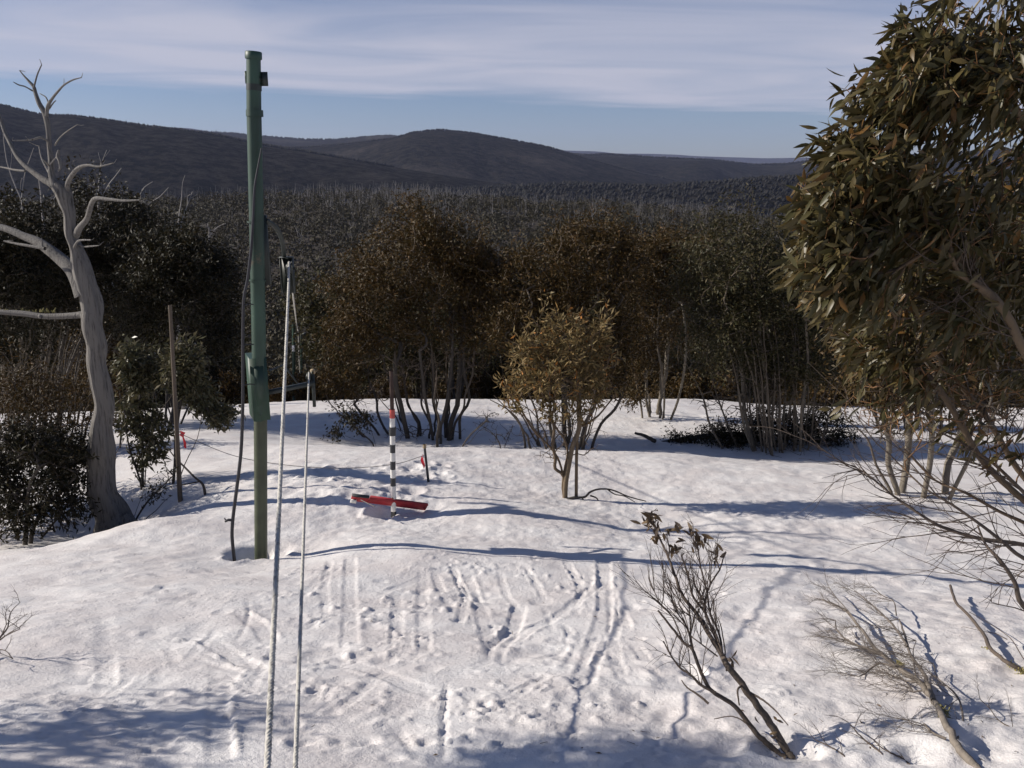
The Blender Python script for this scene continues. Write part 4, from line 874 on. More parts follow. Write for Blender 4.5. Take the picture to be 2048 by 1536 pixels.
# short black post with red tape, slim post, cord between
def post(name, label, pl, Y, m, capm=None, tape=None):
    b0 = pix(pl[0][0], pl[0][1], Y); root = thing(name, label, 'post', b0)
    q = np.array([np.append(pix(a, c, Y), w*pscale(Y, c)/2) for a, c, w in pl]); q = np.vstack([q[0]-np.array([0, 0, .3, 0])*1.0, q])
    b = MB(); b.tube(q[:, :3], q[:, 3], 8, True, .05); b.build('shaft', MT[m], root)
    if capm: a, c, w, h = capm; b = MB(); b.tube([pix(a, c+h, Y), pix(a, c, Y)], [w*pscale(Y, c)/2]*2, 8); b.build('cap', MT['tan_cap'], root)
    if tape:
        b = MB(); pts = [pix(a, c, Y-.05) for a, c, w in tape]; ws = [w*pscale(Y, c)/2 for a, c, w in tape]
        V = []; 
        for p, w in zip(pts, ws): V += [p+np.array([-w, .01*random.uniform(-1, 1), 0]), p+np.array([w, .02*random.uniform(-1, 1), 0])]
        k = len(pts); V = np.array(V); V2 = V+np.array([0, .004, 0]); f = []
        for i in range(k-1): f += [[2*i, 2*i+1, 2*i+3, 2*i+2], [2*k+2*i, 2*k+2*i+2, 2*k+2*i+3, 2*k+2*i+1]]
        b.add(np.vstack([V, V2]), f); b.build('red_tape', MT['red_tape'], root)
    return root
PYb = gpix(857, 963)[1]
rt = post('marker_post', 'short leaning black post with a tan top and red tape flag', [(857,964,5.5),(853,930,5),(849,893,5)], PYb, 'paint_black', (849,889,7,7), [(846,909,1.2),(845,913,3),(844,920,6),(846,926,7),(848,932,4),(848,937,1)])
b = MB(); b.tube([pix(848, 912, PYb-.02), pix(843.5, 914, PYb-.04)], [.02, .024], 6); b.build('white_knot', MT['paint_white'], rt)
post('marker_post', 'slim tall wooden post with red tape, beside the young gum', [(360,992,10),(357,930,10),(352,830,8.5),(346,720,8),(340,610,7.5)], 10.9, 'wood_post', None, [(360,862,3),(366,866,8),(363,870,10),(366,874,3),(368,880,5),(370,887,5),(370,893,5),(371,897,2)])
q = smoothpts([pix(361, 868, 10.85), pix(470, 912, 10.8), pix(590, 932, 10.9), pix(700, 936, 11.0), pix(790, 928, 11.05), pix(845, 912, PYb)], 8)
b = MB(); b.tube(q, .0045, 4); tag(b.build('barrier_cord', MT['cord']), 'thin dark cord sagging from the slim wooden post to the short black post', 'cord')

# ------------------------------------------------------------------ foreground branches
Z5 = lambda x, y: (1200+x/2.762, 980+y/2.762)
def z5poly(lst, Y0, Y1, w0, w1):
    n = len(lst); return [(*Z5(x, y), Y0+(Y1-Y0)*i/(n-1), w0+(w1-w0)*i/(n-1)) for i, (x, y) in enumerate(lst)]
gA = gsurf(1577, 1512); YA = gA[1]
polys = [z5poly([(1060,1490),(1030,1440),(960,1320),(870,1190),(780,1070),(700,960),(680,920)], YA-.02, YA+.18, 17, 12),
 z5poly([(1030,1490),(1000,1465),(900,1380),(830,1300),(740,1190),(620,1110),(560,1010),(510,880),(460,840),(380,740),(320,665)], YA-.03, YA+.25, 13, 3.5),
 z5poly([(680,925),(600,790),(540,690),(460,590),(420,490),(380,380),(340,290),(290,180)], YA+.18, YA+.65, 9, 3),
 z5poly([(690,935),(630,800),(580,680),(510,580),(490,480),(450,360)], YA+.18, YA+.6, 6, 2.5),
 z5poly([(680,920),(640,800),(590,700),(580,620),(610,520),(660,440),(685,365)], YA+.18, YA+.55, 6, 2.5),
 z5poly([(675,900),(660,800),(610,680),(590,560),(560,440),(540,330),(520,250)], YA+.2, YA+.6, 5, 2),
 z5poly([(640,1120),(560,1080),(500,1020),(440,980),(390,910),(350,835)], YA+.08, YA+.2, 6, 2.5),
 z5poly([(510,880),(480,760),(430,680),(400,600),(360,550)], YA+.2, YA+.45, 4, 1.5), z5poly([(460,840),(400,700),(340,640),(300,560),(270,480)], YA+.2, YA+.45, 4, 1.5),
 z5poly([(520,900),(500,800),(500,700),(450,620),(400,560),(390,500)], YA+.2, YA+.45, 4, 1.5), z5poly([(650,920),(560,850),(500,800),(470,700),(440,640)], YA+.18, YA+.4, 4, 1.5),
 z5poly([(780,1080),(760,1110),(770,1190)], YA+.1, YA+.02, 5, 3), z5poly([(830,1120),(900,1160),(970,1220),(1040,1300)], YA+.1, YA-.1, 5, 2),
 z5poly([(980,1480),(900,1460),(830,1420),(760,1410),(700,1385)], YA-.03, YA+.12, 6, 3), z5poly([(600,1180),(540,1130),(480,1090),(450,1050)], YA+.1, YA+.2, 5, 2),
 z5poly([(830,1310),(780,1270),(720,1250),(630,1265)], YA+.02, YA+.1, 4, 2), z5poly([(700,1000),(690,940),(690,880),(670,760),(650,700)], YA+.15, YA+.35, 4, 1.5)]
root = limb_thing('leaning_sapling', 'bare leaning gum sapling with a few withered leaves at its tip, in the near snow', 'sapling', polys, 'twig', 8, 5, .07, jit=.12, origin=gA)
tw = MB()
for pl in polys[2:11]:
    for ia, a in enumerate(pl[1:-1]):
        p = pix(a[0], a[1], a[2]); kf = 1-.75*ia/len(pl)
        for r_ in range(2): spray(tw, p, np.array([rng.uniform(-.75, .25), rng.uniform(-.1, .5), .9]), rng.uniform(.10, .26)*kf, .0026, 1, .30, .14)
tw.build('twigs', MT['twig'], root)
def leafmesh(name, L, W, bend, m):
    b = MB(); b.leaves(np.zeros((1, 3)), np.array([[1., 0, 0]]), np.array([[0, 0, 1.]]), np.array([L]), np.array([W]), 4, bend)
    o = b.build(name, m); me = o.data; bpy.data.objects.remove(o); return me
dl = [leafmesh('leaf', .055, .017, b_, MT['leaf_dead']) for b_ in (.1, .5, -.3)]
for me in dl:
    r = rng.random(); r2 = rng.random(); me.attributes['tint'].data.foreach_set('color', np.tile([r, r2, 0, 1], 15).astype(np.float32))
def leafobj(me, parent, p, d, nrm, s=1.0):
    X = Vector(d).normalized(); Z = Vector(nrm); Y = Z.cross(X).normalized(); Z = X.cross(Y)
    o = bpy.data.objects.new('leaf', me); COL.objects.link(o); o.parent = parent
    po = parent_origin(parent)
    mtx = Matrix((X, Y, Z)).transposed().to_4x4(); mtx.translation = Vector(p)-Vector(po); o.matrix_local = mtx@Matrix.Scale(s, 4)
    return o
for (zx, zy, yo, n, sp_) in [(290,150,.62,26,45),(300,240,.6,18,45),(270,190,.62,8,40),(370,240,.58,6,25),(410,300,.58,7,30),(520,230,.6,13,32),(530,280,.58,12,35),(450,330,.55,5,25),(580,270,.58,5,20),(660,350,.55,8,30),(640,390,.55,3,15),(735,930,.2,6,30),(940,1360,-.02,3,15),(970,1270,0,2,10),(855,1250,.03,1,4),(430,200,.6,6,30)]:
    for i in range(n):
        a, c = Z5(zx+rng.normal()*sp_*.6, zy+rng.normal()*sp_*.6)
        p = pix(a, c, YA+yo+rng.normal()*.03); d = rng.normal(size=3)*.7; d[2] -= .5
        leafobj(dl[rng.integers(0, 3)], root, p, d, rng.normal(size=3), rng.uniform(.6, 1.25))

Z6 = lambda x, y: (1560+x/3.523, 1100+y/3.523)
def z6poly(lst, Y0, Y1, w0, w1):
    n = len(lst); return [(*Z6(x, y), Y0+(Y1-Y0)*i/(n-1), w0+(w1-w0)*i/(n-1)) for i, (x, y) in enumerate(lst)]
def ground_Y(z, off=0): return gpix(*z)[1]+off
# bleached brush lying low over the snow
def lowpoly(lst, w0, w1, lift0, lift1):
    """points over the snow: on the ray of the pixel, a given height above the ground"""
    out = []; n = len(lst)
    for i, (x, y) in enumerate(lst):
        a, c = Z6(x, y); g = gsurf(a, c); lift = lift0+(lift1-lift0)*i/(n-1)
        cz = CAMZ-g[2]; Y = g[1]*(1-lift/cz); out.append((a, c, Y, w0+(w1-w0)*i/(n-1)))
    return out
polys = [lowpoly([(1420,1580),(1390,1536),(1250,1380),(1170,1220),(1080,1060),(980,930),(830,830),(740,750),(660,680),(560,540),(450,420),(300,350)], 19, 3, -.02, .22),
 lowpoly([(1080,1060),(1040,940),(1000,850),(920,740),(880,600),(840,490)], 10, 3, .08, .22), lowpoly([(900,680),(820,560),(740,470),(650,390),(560,310)], 5, 2, .2, .28),
 lowpoly([(560,540),(480,430),(400,340),(350,270)], 4, 2, .2, .27), lowpoly([(740,750),(600,690),(480,640),(400,560),(390,495)], 6, 2, .14, .18),
 lowpoly([(830,830),(700,800),(600,870),(560,890)], 5, 2, .12, .05), lowpoly([(820,820),(700,720),(560,680),(420,640)], 5, 2, .14, .15), lowpoly([(1170,1330),(1080,1290),(1030,1240),(980,1190)], 6, 3, .02, .02),
 lowpoly([(1250,1330),(1290,1210),(1260,1050),(1180,960),(1110,900),(1080,800)], 5, 2, .02, .15), lowpoly([(980,930),(880,920),(780,880),(720,870)], 4, 2, .1, .06), lowpoly([(1000,990),(940,1000),(930,980),(860,900)], 4, 2, .08, .06),
 lowpoly([(820,460),(800,360),(720,320),(660,265)], 3, 1.5, .22, .27), lowpoly([(960,900),(940,760),(940,700),(960,640)], 3, 1.5, .12, .2)]
gB = gpix(*Z6(1390, 1536))
root = limb_thing('fallen_brush', 'pale grey dead branch with fine twigs lying low on near snow', 'branch', polys, 'twig_grey', 8, 5, .09, jit=.15, origin=gB)
tw = MB()
for i, pl in enumerate(polys):
    for a in pl[(5 if i == 0 else 1):]:
        for r_ in range(3): spray(tw, pix(a[0], a[1], a[2]), np.array([-.8+rng.normal()*.3, .45+rng.normal()*.3, rng.normal()*.18+.02]), rng.uniform(.08, .2), .0022, 1 if r_ else 2, .38)
tw.build('twigs', MT['twig_grey'], root)
b = MB()
for x, y in [(1100,1160),(1110,1170),(1125,1190),(830,850),(810,830)]:
    a, c = Z6(x, y); g = gpix(a, c)
    for i in range(12): b.tube([g+np.array([0, -.03, .05])+rng.normal(size=3)*.012, g+np.array([0, -.03, .02])+rng.normal(size=3)*.02], [.003, .001], 4)
b.build('lichen_tuft', MT['lichen'], root)
# lichen-footed stick
polys = [lowpoly([(1760,880),(1719,850),(1600,790),(1480,690),(1440,600),(1340,470),(1240,370),(1200,250)], 10, 5, -.02, .30), lowpoly([(1800,830),(1719,770),(1640,640),(1570,580),(1430,490),(1330,435)], 2.5, 1.5, .05, .2), lowpoly([(1600,630),(1520,590),(1440,575),(1290,540)], 2, 1.2, .12, .14)]
root = limb_thing('curved_stick', 'curved brown stick with lichen at its foot rising from the snow at the bank edge', 'stick', polys, 'twig', 7, 5, .10, jit=.12, origin=gpix(*Z6(1719, 850)))
b = MB()
for x, y in [(1700,845),(1660,825),(1620,800),(1530,740),(1450,690),(1460,700)]:
    p = pix(*Z6(x, y), ground_Y(Z6(x, y), -.06))
    for i in range(14): b.tube([p+rng.normal(size=3)*.01, p+np.array([0, 0, -.02])+rng.normal(size=3)*.014], [.0035, .001], 4)
b.build('lichen_tuft', MT['lichen'], root)
# thin twigs poking out of the snow
for k, (lst, lab) in enumerate([([(1760,1340),(1640,1260),(1540,1200),(1480,1120),(1410,1050)], 'thin forked twig poking out of open snow between the brush and the bank'),
   ([(760,1500),(700,1420),(600,1340),(520,1260),(480,1215)], 'dark half-buried twig under the fallen brush, an orange leaf beside it'),
   ([(480,1500),(440,1440),(340,1380),(250,1340)], 'short dark twig half sunk in the hollow right of the leaning sapling'),
   ([(930,1536),(880,1480),(780,1430),(700,1380),(660,1340)], 'dark crooked twig in the snow beside the thick end of the fallen brush')]):
    pl = lowpoly(lst, 4.5 if k else 3, 1.8, -.01, .06)
    root = limb_thing('snow_twig', lab, 'twig', [pl], 'twig', 5, 5, .1, jit=.3, origin=gpix(*Z6(*lst[0])))
    tw = MB()
    for a in pl[1:]: spray(tw, pix(a[0], a[1], a[2]), np.array([rng.normal()*.6-.3, .3, .3]), rng.uniform(.05, .12), .0018, 1, .4)
    tw.build('twigs', MT['twig'], root)
g = gpix(*Z6(570, 1235)); me = leafmesh('leaf', .06, .03, .3, MT['orange_twig']); o = bpy.data.objects.new('fallen_leaf', me); COL.objects.link(o); o.location = (g[0], g[1], zi(g[0], g[1])+.012); o.rotation_euler = (.5, .2, 1.0); tag(o, 'single orange fallen leaf lying on the snow', 'leaf')
# twig at the left edge
pl = [[(-20,1300,4.75,5),(0,1275,4.76,4),(15,1255,4.8,3),(22,1225,4.85,2),(40,1205,4.9,1.2)],[(-10,1288,4.75,3),(10,1272,4.75,2.5),(40,1258,4.7,1.5)],[(-5,1284,4.75,3),(20,1265,4.8,2),(38,1255,4.8,1.2)],[(0,1276,4.75,2.5),(12,1250,4.85,2),(10,1235,4.9,1.2)],[(-20,1300,4.7,3),(10,1301,4.6,2),(26,1318,4.55,1.5)]]
gC = gpix(-40, 1345); pl[0] = [(-60,1345,gC[1],7)]+pl[0]
root = limb_thing('snow_twig', 'small bare twig tuft leaning in from the side of the trodden snow', 'twig', pl, 'twig', 5, 5, .1, jit=.2, origin=gC)
tw = MB()
for q_ in pl:
    for a in q_[1:]: spray(tw, pix(a[0], a[1], a[2]), np.array([rng.normal()*.4+.2, rng.normal()*.4, .5]), rng.uniform(.06, .14), .0022, 1, .4)
tw.build('twigs', MT['twig'], root)
# stick by the small gum, log in the hollow
Z8 = lambda x, y: (940+x/3.49, 580+y/3.49)
def z8(lst, Y, w0, w1): return [(*Z8(x, y), Y, w0+(w1-w0)*i/(len(lst)-1)) for i, (x, y) in enumerate(lst)]
limb_thing('fallen_stick', 'dark arched stick lying on snow at the foot of the small gum', 'stick',
    [z8([(655,1478),(670,1466),(720,1450),(800,1445),(840,1410),(900,1390),(990,1395),(1100,1440),(1230,1475)], 10.95, 6, 2), z8([(840,1435),(880,1450),(900,1480)], 10.95, 4, 2), z8([(960,1392),(1010,1425),(1080,1440),(1150,1480)], 10.95, 3, 1.5), z8([(780,1450),(805,1480)], 10.95, 3, 1.5)], 'bark_dark', jit=.1)
gl = gpix(1375, 872)
limb_thing('fallen_log', 'dark fallen log lying half hidden in the shaded hollow', 'log',
    [[(1300,890,18.9,4),(1335,884,18.9,8),(1380,877,18.9,12),(1420,872,18.9,15),(1470,872,19,18),(1520,880,19,20)],[(1310,882,18.6,9),(1290,872,18.5,7),(1270,866,18.5,5)]], 'bark_dark', 9, 5, .15, jit=.12)

lt = MB()
for k in range(170):
    a = rng.uniform(560, 2040) if k % 3 else rng.uniform(1250, 2040); c = rng.uniform(960, 1530); g_ = gpix(a, c); p = np.array([g_[0], g_[1], zi(g_[0], g_[1])+.004])
    d = rng.normal(size=3); d[2] *= .15; d /= np.linalg.norm(d)
    if k % 2: lt.tube([p, p+d*rng.uniform(.015, .05)], [.0016, .001], 4)
    else: lt.leaves(p[None], d[None], np.array([[0, 0, 1.]])+rng.normal(size=(1, 3))*.3, np.array([rng.uniform(.015, .035)]), np.array([.009]))
o = lt.build('bark_litter', MT['leaf_dead']); o['kind'] = 'stuff'; o['label'] = 'scattered flecks of bark and leaf on the snow'; o['category'] = 'litter'

# ------------------------------------------------------------------ near gum at the right: trunk stands just outside the picture
base = np.array([3.9, 4.6, 0]); base[2] = H(base[0], base[1]); 
root = thing('gum_tree', 'large near gum with long hanging grey-green leaves and orange twigs over the right bank', 'tree', base)
def nst(lst): return smoothpts(np.vstack([[base+np.array([lst[0][3] if len(lst[0]) > 3 else 0, 0, -.15])], [pix(a[0], a[1], a[2]) for a in lst]]), 4)
stems = [nst([(2200,1180,4.5),(2100,1050,4.5),(1973,932,4.5),(1914,834,4.5),(1866,763,4.5),(1817,724,4.5),(1787,700,4.4)]),
 nst([(2230,1150,4.7),(2110,1020,4.8),(2035,938,4.8),(1973,834,4.8),(1930,782,4.8),(1890,730,4.8),(1840,640,4.8)]),
 nst([(2260,1100,4.4),(2150,880,4.3),(2048,700,4.2),(2022,645,4.2),(1996,606,4.2),(1973,583,4.2),(1918,548,4.1)]),
 nst([(2300,1050,4.6),(2250,800,4.6),(2180,550,4.6),(2100,350,4.5),(2020,200,4.4)]),
 nst([(2330,1050,4.9),(2300,800,5.0),(2250,500,5.0),(2200,250,5.0),(2150,50,4.9)]),
 nst([(2280,1080,5.2),(2200,850,5.3),(2080,600,5.3),(1960,420,5.2),(1860,300,5.1)])]
bare = [nst([(2250,1220,4.2),(2150,1165,4.0),(2048,1117,3.9),(2007,1085,3.9),(1962,1050,3.9),(1902,1008,3.95),(1849,976,4.0),(1800,930,4.1)]),
 nst([(2250,1200,4.3),(2140,1120,4.15),(2048,1090,4.1),(1962,1078,4.1),(1891,1057,4.1),(1856,1039,4.1),(1793,997,4.2),(1737,951,4.3),(1703,930,4.4)]),
 nst([(2240,1180,4.6),(2120,1080,4.6),(2048,1045,4.6),(1997,1022,4.6),(1930,985,4.6),(1870,960,4.7),(1810,900,4.8)]),
 nst([(2230,1150,4.4),(2130,1060,4.4),(2048,985,4.4),(1990,930,4.4),(1930,890,4.4),(1850,850,4.5)]),
 nst([(2220,1290,4.0),(2130,1270,3.8),(2048,1213,3.75),(2030,1165,3.75),(2000,1120,3.75),(1972,1090,3.8),(1955,1050,3.85)])]
tips = []
for px, py, Y, rx, rz, ry, n in [(1900,200,4.3,190,170,.45,190),(2020,90,4.4,160,150,.5,150),(1760,330,4.25,130,120,.4,140),(1680,470,4.2,85,90,.35,95),(1700,580,4.2,80,75,.35,80),(1820,450,4.4,170,130,.5,150),(1950,420,4.5,160,150,.55,130),(1850,620,4.5,140,90,.5,80),(2150,300,4.7,170,260,.7,200),(1640,420,4.1,60,80,.3,70),(1700,310,4.2,75,70,.3,75),(1770,190,4.2,75,75,.3,75),(1850,80,4.3,80,80,.35,75),(1640,540,4.1,60,70,.3,70),(1760,700,4.6,110,60,.4,90),(1900,560,4.8,150,110,.5,140),(2010,560,4.9,110,150,.5,120),(1700,400,4.4,100,110,.4,90),(1655,805,4.15,18,14,.1,6),(1980,700,4.7,130,90,.4,40)]:
    t = ell_points(pix(px, py, Y), (rx*pscale(Y, py), ry, rz*pscale(Y, py)), n, .25); tips.append(t)
tips = np.vstack(tips)
# keep the outline of the crown as in the photograph
def pxpy(p):
    d = p-np.array([0, 0, CAMZ]); zc = d[:, 1]*CP-d[:, 2]*SP; return 1024+F*d[:, 0]/zc, 768-F*(d[:, 1]*SP+d[:, 2]*CP)/zc
a, c = pxpy(tips)
left = np.interp(c, [-200,0,60,130,200,260,330,420,500,560,660,720,820], [1890,1825,1745,1690,1655,1628,1600,1560,1562,1560,1620,1690,1640])
tips = tips[(a > left+12)]
nl = len(tips); tips = np.vstack([tips]+[ell_points(pix(a_, c_, Y_), (rx_*pscale(Y_, c_), .5, rz_*pscale(Y_, c_)), n_, .1) for a_, c_, Y_, rx_, rz_, n_ in [(1850,760,4.6,170,90,170),(1960,840,4.7,110,90,140),(1780,830,4.5,90,60,60)]])
g = grow(stems+bare, tips, .09, fwd=.6, leafy=(np.arange(len(tips)) < nl) | (rng.random(len(tips)) < .10))
w = MB(); tw = MB(); wood(w, g, .0020, .024, mbs=tw, thin_below=.005)
w.build('trunk', MT['bark_near'], root); tw.build('twigs', MT['orange_twig'], root)
tw = MB()
for st in bare:
    for i in range(8, len(st)):
        if rng.random() < .55: spray(tw, st[i], np.array([-.9, .1+rng.normal()*.3, .30+rng.normal()*.4]), rng.uniform(.12, .42), .0036, 1, .33, .10, .02)
for st in stems[:3]:
    for i in range(10, len(st)):
        if rng.random() < .8: spray(tw, st[i], np.array([-.6, rng.normal()*.4, .3+rng.normal()*.5]), rng.uniform(.15, .45), .0035, 1, .4, .10, .02)
for st in bare: tw.tube(st, np.linspace(.017, .0035, len(st))*rng.uniform(.8, 1.1), 7, False, .12)
tw.build('bare_twigs', MT['twig'], root)
col = []; foliage(None, g, 8.0, .092, .0225, droop=.75, spread=.030, seg=4, back=3, collect=col)
p, d, nn, l, wd = col[0]; tp_ = g[0]
keep_ = np.array([np.min(((tp_-q)**2).sum(1)) < .07**2 for q in p]); a, c = pxpy(p); keep_ &= a > np.interp(c, [-200,0,60,130,200,260,330,420,500,560,660,720,820], [1880,1815,1735,1680,1645,1618,1590,1550,1552,1550,1610,1680,1625])
p, d, nn, l, wd = p[keep_], d[keep_], nn[keep_], l[keep_], wd[keep_]
d *= np.array([.75, .75, 1]); d[:, 0] -= .42
a, c = pxpy(p)
vis = (a > 1500) & (a < 2040) & (c > 0) & (c < 1000)
dist = np.linalg.norm(p-np.array([0, 0, CAMZ]), axis=1); score = np.where(vis, dist/l, 1e9); order = np.argsort(score)
lm = [leafmesh('leaf', .092, .0225, b_, MT['leaf_near']) for b_ in (.05, .18, .32, .1, .25, -.1)]
for me in lm: me.attributes['tint'].data.foreach_set('color', np.tile([rng.random(), rng.random()*.85, 0, 1], 15).astype(np.float32))
for i in order[:300]: leafobj(lm[rng.integers(0, 6)], root, p[i], d[i], nn[i], l[i]/.092)
rest = order[300:]; lf = MB(); lf.leaves(p[rest], d[rest], nn[rest], l[rest], wd[rest], 4, .2); o = lf.build('foliage', MT['leaf_near'], root); o['kind'] = 'stuff'

# gum just off the left side of the picture; its crown throws the shade over the near snow
bx, by = -5.6, 3.3; bz = H(bx, by); root = thing('gum_tree', 'snow gum beside the trodden strip whose crown shades the nearest snow', 'tree', (bx, by, bz))
st = [smoothpts([[bx+.1*i, by+.1*i, bz-.2], [bx-.1+.2*i, by+.05, bz+.8], [bx-.2+.3*i, by+.1-.2*i, bz+1.8], [bx+.4*i-.3, by+.2-.2*i, bz+2.9]], 4) for i in (-1, 0, 1)]
tips = np.vstack([ell_points((bx+.55, by+.55, bz+1.75), (.5, .7, .34), 85, .2), ell_points((bx-.1, by+.70, bz+3.4), (.62, .38, .36), 110, .2)])
g = grow(st, tips, .14); w = MB(); wood(w, g, .004, .07); w.build('trunk', MT['bark_gum'], root); lf = MB(); foliage(lf, g, 14, .09, .027, .4, .08); lf.build('crown', MT['leaf_olive'], root, smooth=False)

bx, by = -9.3, 11.6; bz = H(bx, by); root = thing('gum_tree', 'snow gum standing left of the dead tree whose crown dapples its trunk with shade', 'tree', (bx, by, bz))
st = [smoothpts([[bx+.1*i, by+.1*i, bz-.2], [bx+.25*i, by+.1*i, bz+.9], [bx+.5*i, by-.15*i, bz+2.0], [bx+.7*i, by-.2*i, bz+3.0]], 4) for i in (-1.5, -.5, .5, 1.5)]
tips = np.vstack([ell_points((bx+1.0, by-.2, bz+1.5), (.8, 1.4, .5), 230, .2), ell_points((bx, by, bz+2.6), (1.1, 1.7, .55), 280, .2), ell_points((bx-.4, by-.3, bz+3.5), (.9, 1.5, .45), 200, .2)])
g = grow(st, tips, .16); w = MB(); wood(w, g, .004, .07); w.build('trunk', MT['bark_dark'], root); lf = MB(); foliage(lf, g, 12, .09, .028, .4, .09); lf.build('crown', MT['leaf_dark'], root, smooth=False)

# ------------------------------------------------------------------ woods below the crest and across the valley
def proto(seed, hgt, ntip, lm_, per, L, W, nst_=5, bark='bark_dark', rb=.06):
    root = thing('snow_gum', 'x', 'tree', (0, 0, 0)); st = []
    for i in range(nst_):
        a = i*6.28/nst_+rng.random(); s = rng.uniform(.12, .3)*hgt
        st.append(smoothpts([[.1*math.cos(a), .1*math.sin(a), -.5], [s*.3*math.cos(a), s*.3*math.sin(a), hgt*.25], [s*math.cos(a), s*math.sin(a), hgt*.6]], 4))
    tp = []
    for i in range(8):
        a = rng.random()*6.28; r = rng.random()*.26*hgt
        tp.append(ell_points((r*math.cos(a), r*math.sin(a), hgt*rng.uniform(.34, .82)), (hgt*.22, hgt*.22, hgt*.18), ntip//8, .4))
    g = grow(st, np.vstack(tp), hgt*.06); w = MB(); wood(w, g, .01, rb); w.build('trunk', MT[bark], root)
    lf = MB(); foliage(lf, g, per, L, W, .3, hgt*.045); lf.build('crown', MT[lm_], root, smooth=False)
    return root
protos = [proto(i, h, 420, m_, 22, .17, .07) for i, (h, m_) in enumerate([(6.0, 'leaf_brown'), (5.4, 'leaf_olive'), (6.4, 'leaf_olive'), (5.0, 'leaf_dark')])]
spots = []
for k in range(3000):
    y = 31+rng.random()**1.2*95; px = rng.uniform(-150, 2150); x = (px-1024)/F*y*1.0
    if any((x-a)**2+(y-b_)**2 < (1.7+y*.014)**2 for a, b_ in spots): continue
    if abs(px-590) < 55 and y < 60: continue
    if 430 < px < 660 and y < 45: continue
    spots.append((x, y))
    if len(spots) >= 270: break
GLS = ['brown-leaved snow gum in the dense wood sloping away below the snow crest', 'small olive-leaved snow gum in the dense wood below the snow crest', 'tall olive-leaved snow gum in the dense wood below the snow crest', 'low dark-leaved snow gum in the dense wood below the snow crest']; GG = 'snow gums in the wood below the crest'
used = set()
sp_ = thing('scrub_bush', 'x', 'bush', (0, 0, 0)); st = [smoothpts([[.08*math.cos(a), .08*math.sin(a), -.3], [.25*math.cos(a), .25*math.sin(a), .5], [.6*math.cos(a), .6*math.sin(a), 1.1]], 3) for a in np.arange(7)*.9]
g = grow(st, np.vstack([ell_points((rng.normal()*.45, rng.normal()*.45, rng.uniform(.5, 1.3)), (.6, .6, .5), 60, .2) for i in range(5)]), .16); w = MB(); wood(w, g, .008, .03); w.build('stems', MT['bark_dark'], sp_)
lf = MB(); foliage(lf, g, 12, .13, .05, .2, .1); lf.build('foliage', MT['leaf_brown'], sp_, smooth=False); ns = 0
for k in range(60):
    y = rng.uniform(29.8, 41); px = rng.uniform(380, 2080); x = (px-1024)/F*y
    sc_ = rng.uniform(.7, 1.25); o = sp_ if ns == 0 else sp_.copy()
    loc = (x, y, H(x, y)-.05)
    if ns == 0: o.location = loc; o.scale = (sc_,)*3; o['label'] = 'low brown scrub bush on the drop just past the snow crest'; o['group'] = 'scrub bushes past the crest'
    else:
        COL.objects.unlink(o) if o.name in COL.objects else None; bpy.data.objects.remove(o); copy_tree(sp_, loc, rng.random()*6.28, (sc_,)*3)
    ns += 1
for i, (x, y) in enumerate(spots):
    pr = rng.integers(0, 4); z = H(x, y) if y < 48 else float(valley(np.array([x]), np.array([y]))[0]); z = min(z, H(x, y)) if y < 52 else z
    sc_ = rng.uniform(.75, 1.15); tr = protos[pr]; GL = GLS[pr]
    if pr not in used:
        used.add(pr); tr.location = (x, y, z); tr.scale = (sc_,)*3; tr['label'] = GL; tr['group'] = GG
    else: copy_tree(tr, (x, y, z), rng.random()*6.28, (sc_, sc_, sc_*rng.uniform(.9, 1.1)), GL, GG)
# closed canopy on the opposite slope: crowns of small leaf clumps, one mass
fo = MB(); nF = 8500
yy = 105+rng.random(nF)**.9*295; pxx = rng.uniform(-200, 2250, nF); xx = (pxx-1024)/F*yy
zz = valley(xx, yy); hh = rng.uniform(4, 8.5, nF)
K = 38
dirs = rng.normal(size=(nF, K, 3)); dirs /= np.linalg.norm(dirs, axis=2, keepdims=True); dirs[..., 2] = np.abs(dirs[..., 2])*1.0-.25
rad = (hh*.47)[:, None, None]*rng.uniform(.55, 1.05, (nF, K, 1))
C = np.stack([xx, yy, zz+hh*.62], -1)[:, None, :]+dirs*rad*np.array([1, 1, .95])
C = C.reshape(-1, 3); dn = (dirs+rng.normal(size=dirs.shape)*.5).reshape(-1, 3)
nC = len(C); e1 = np.cross(dn, rng.normal(size=(nC, 3))); e1 /= np.linalg.norm(e1, axis=1, keepdims=True)
fo.leaves(C-e1*.35, e1, dn, rng.uniform(.5, 1.0, nC), rng.uniform(.3, .65, nC), 1, .2)
trn = np.repeat(rng.random(nF), K*4); fo.t[-1][:, 0] = np.clip(trn*.7+fo.t[-1][:, 0]*.3, 0, 1)
o = fo.build('valley_forest', MT['leaf_forest'], smooth=False); o['kind'] = 'stuff'; o['label'] = 'grey-green forest canopy on the slope across the valley'; o['category'] = 'forest'
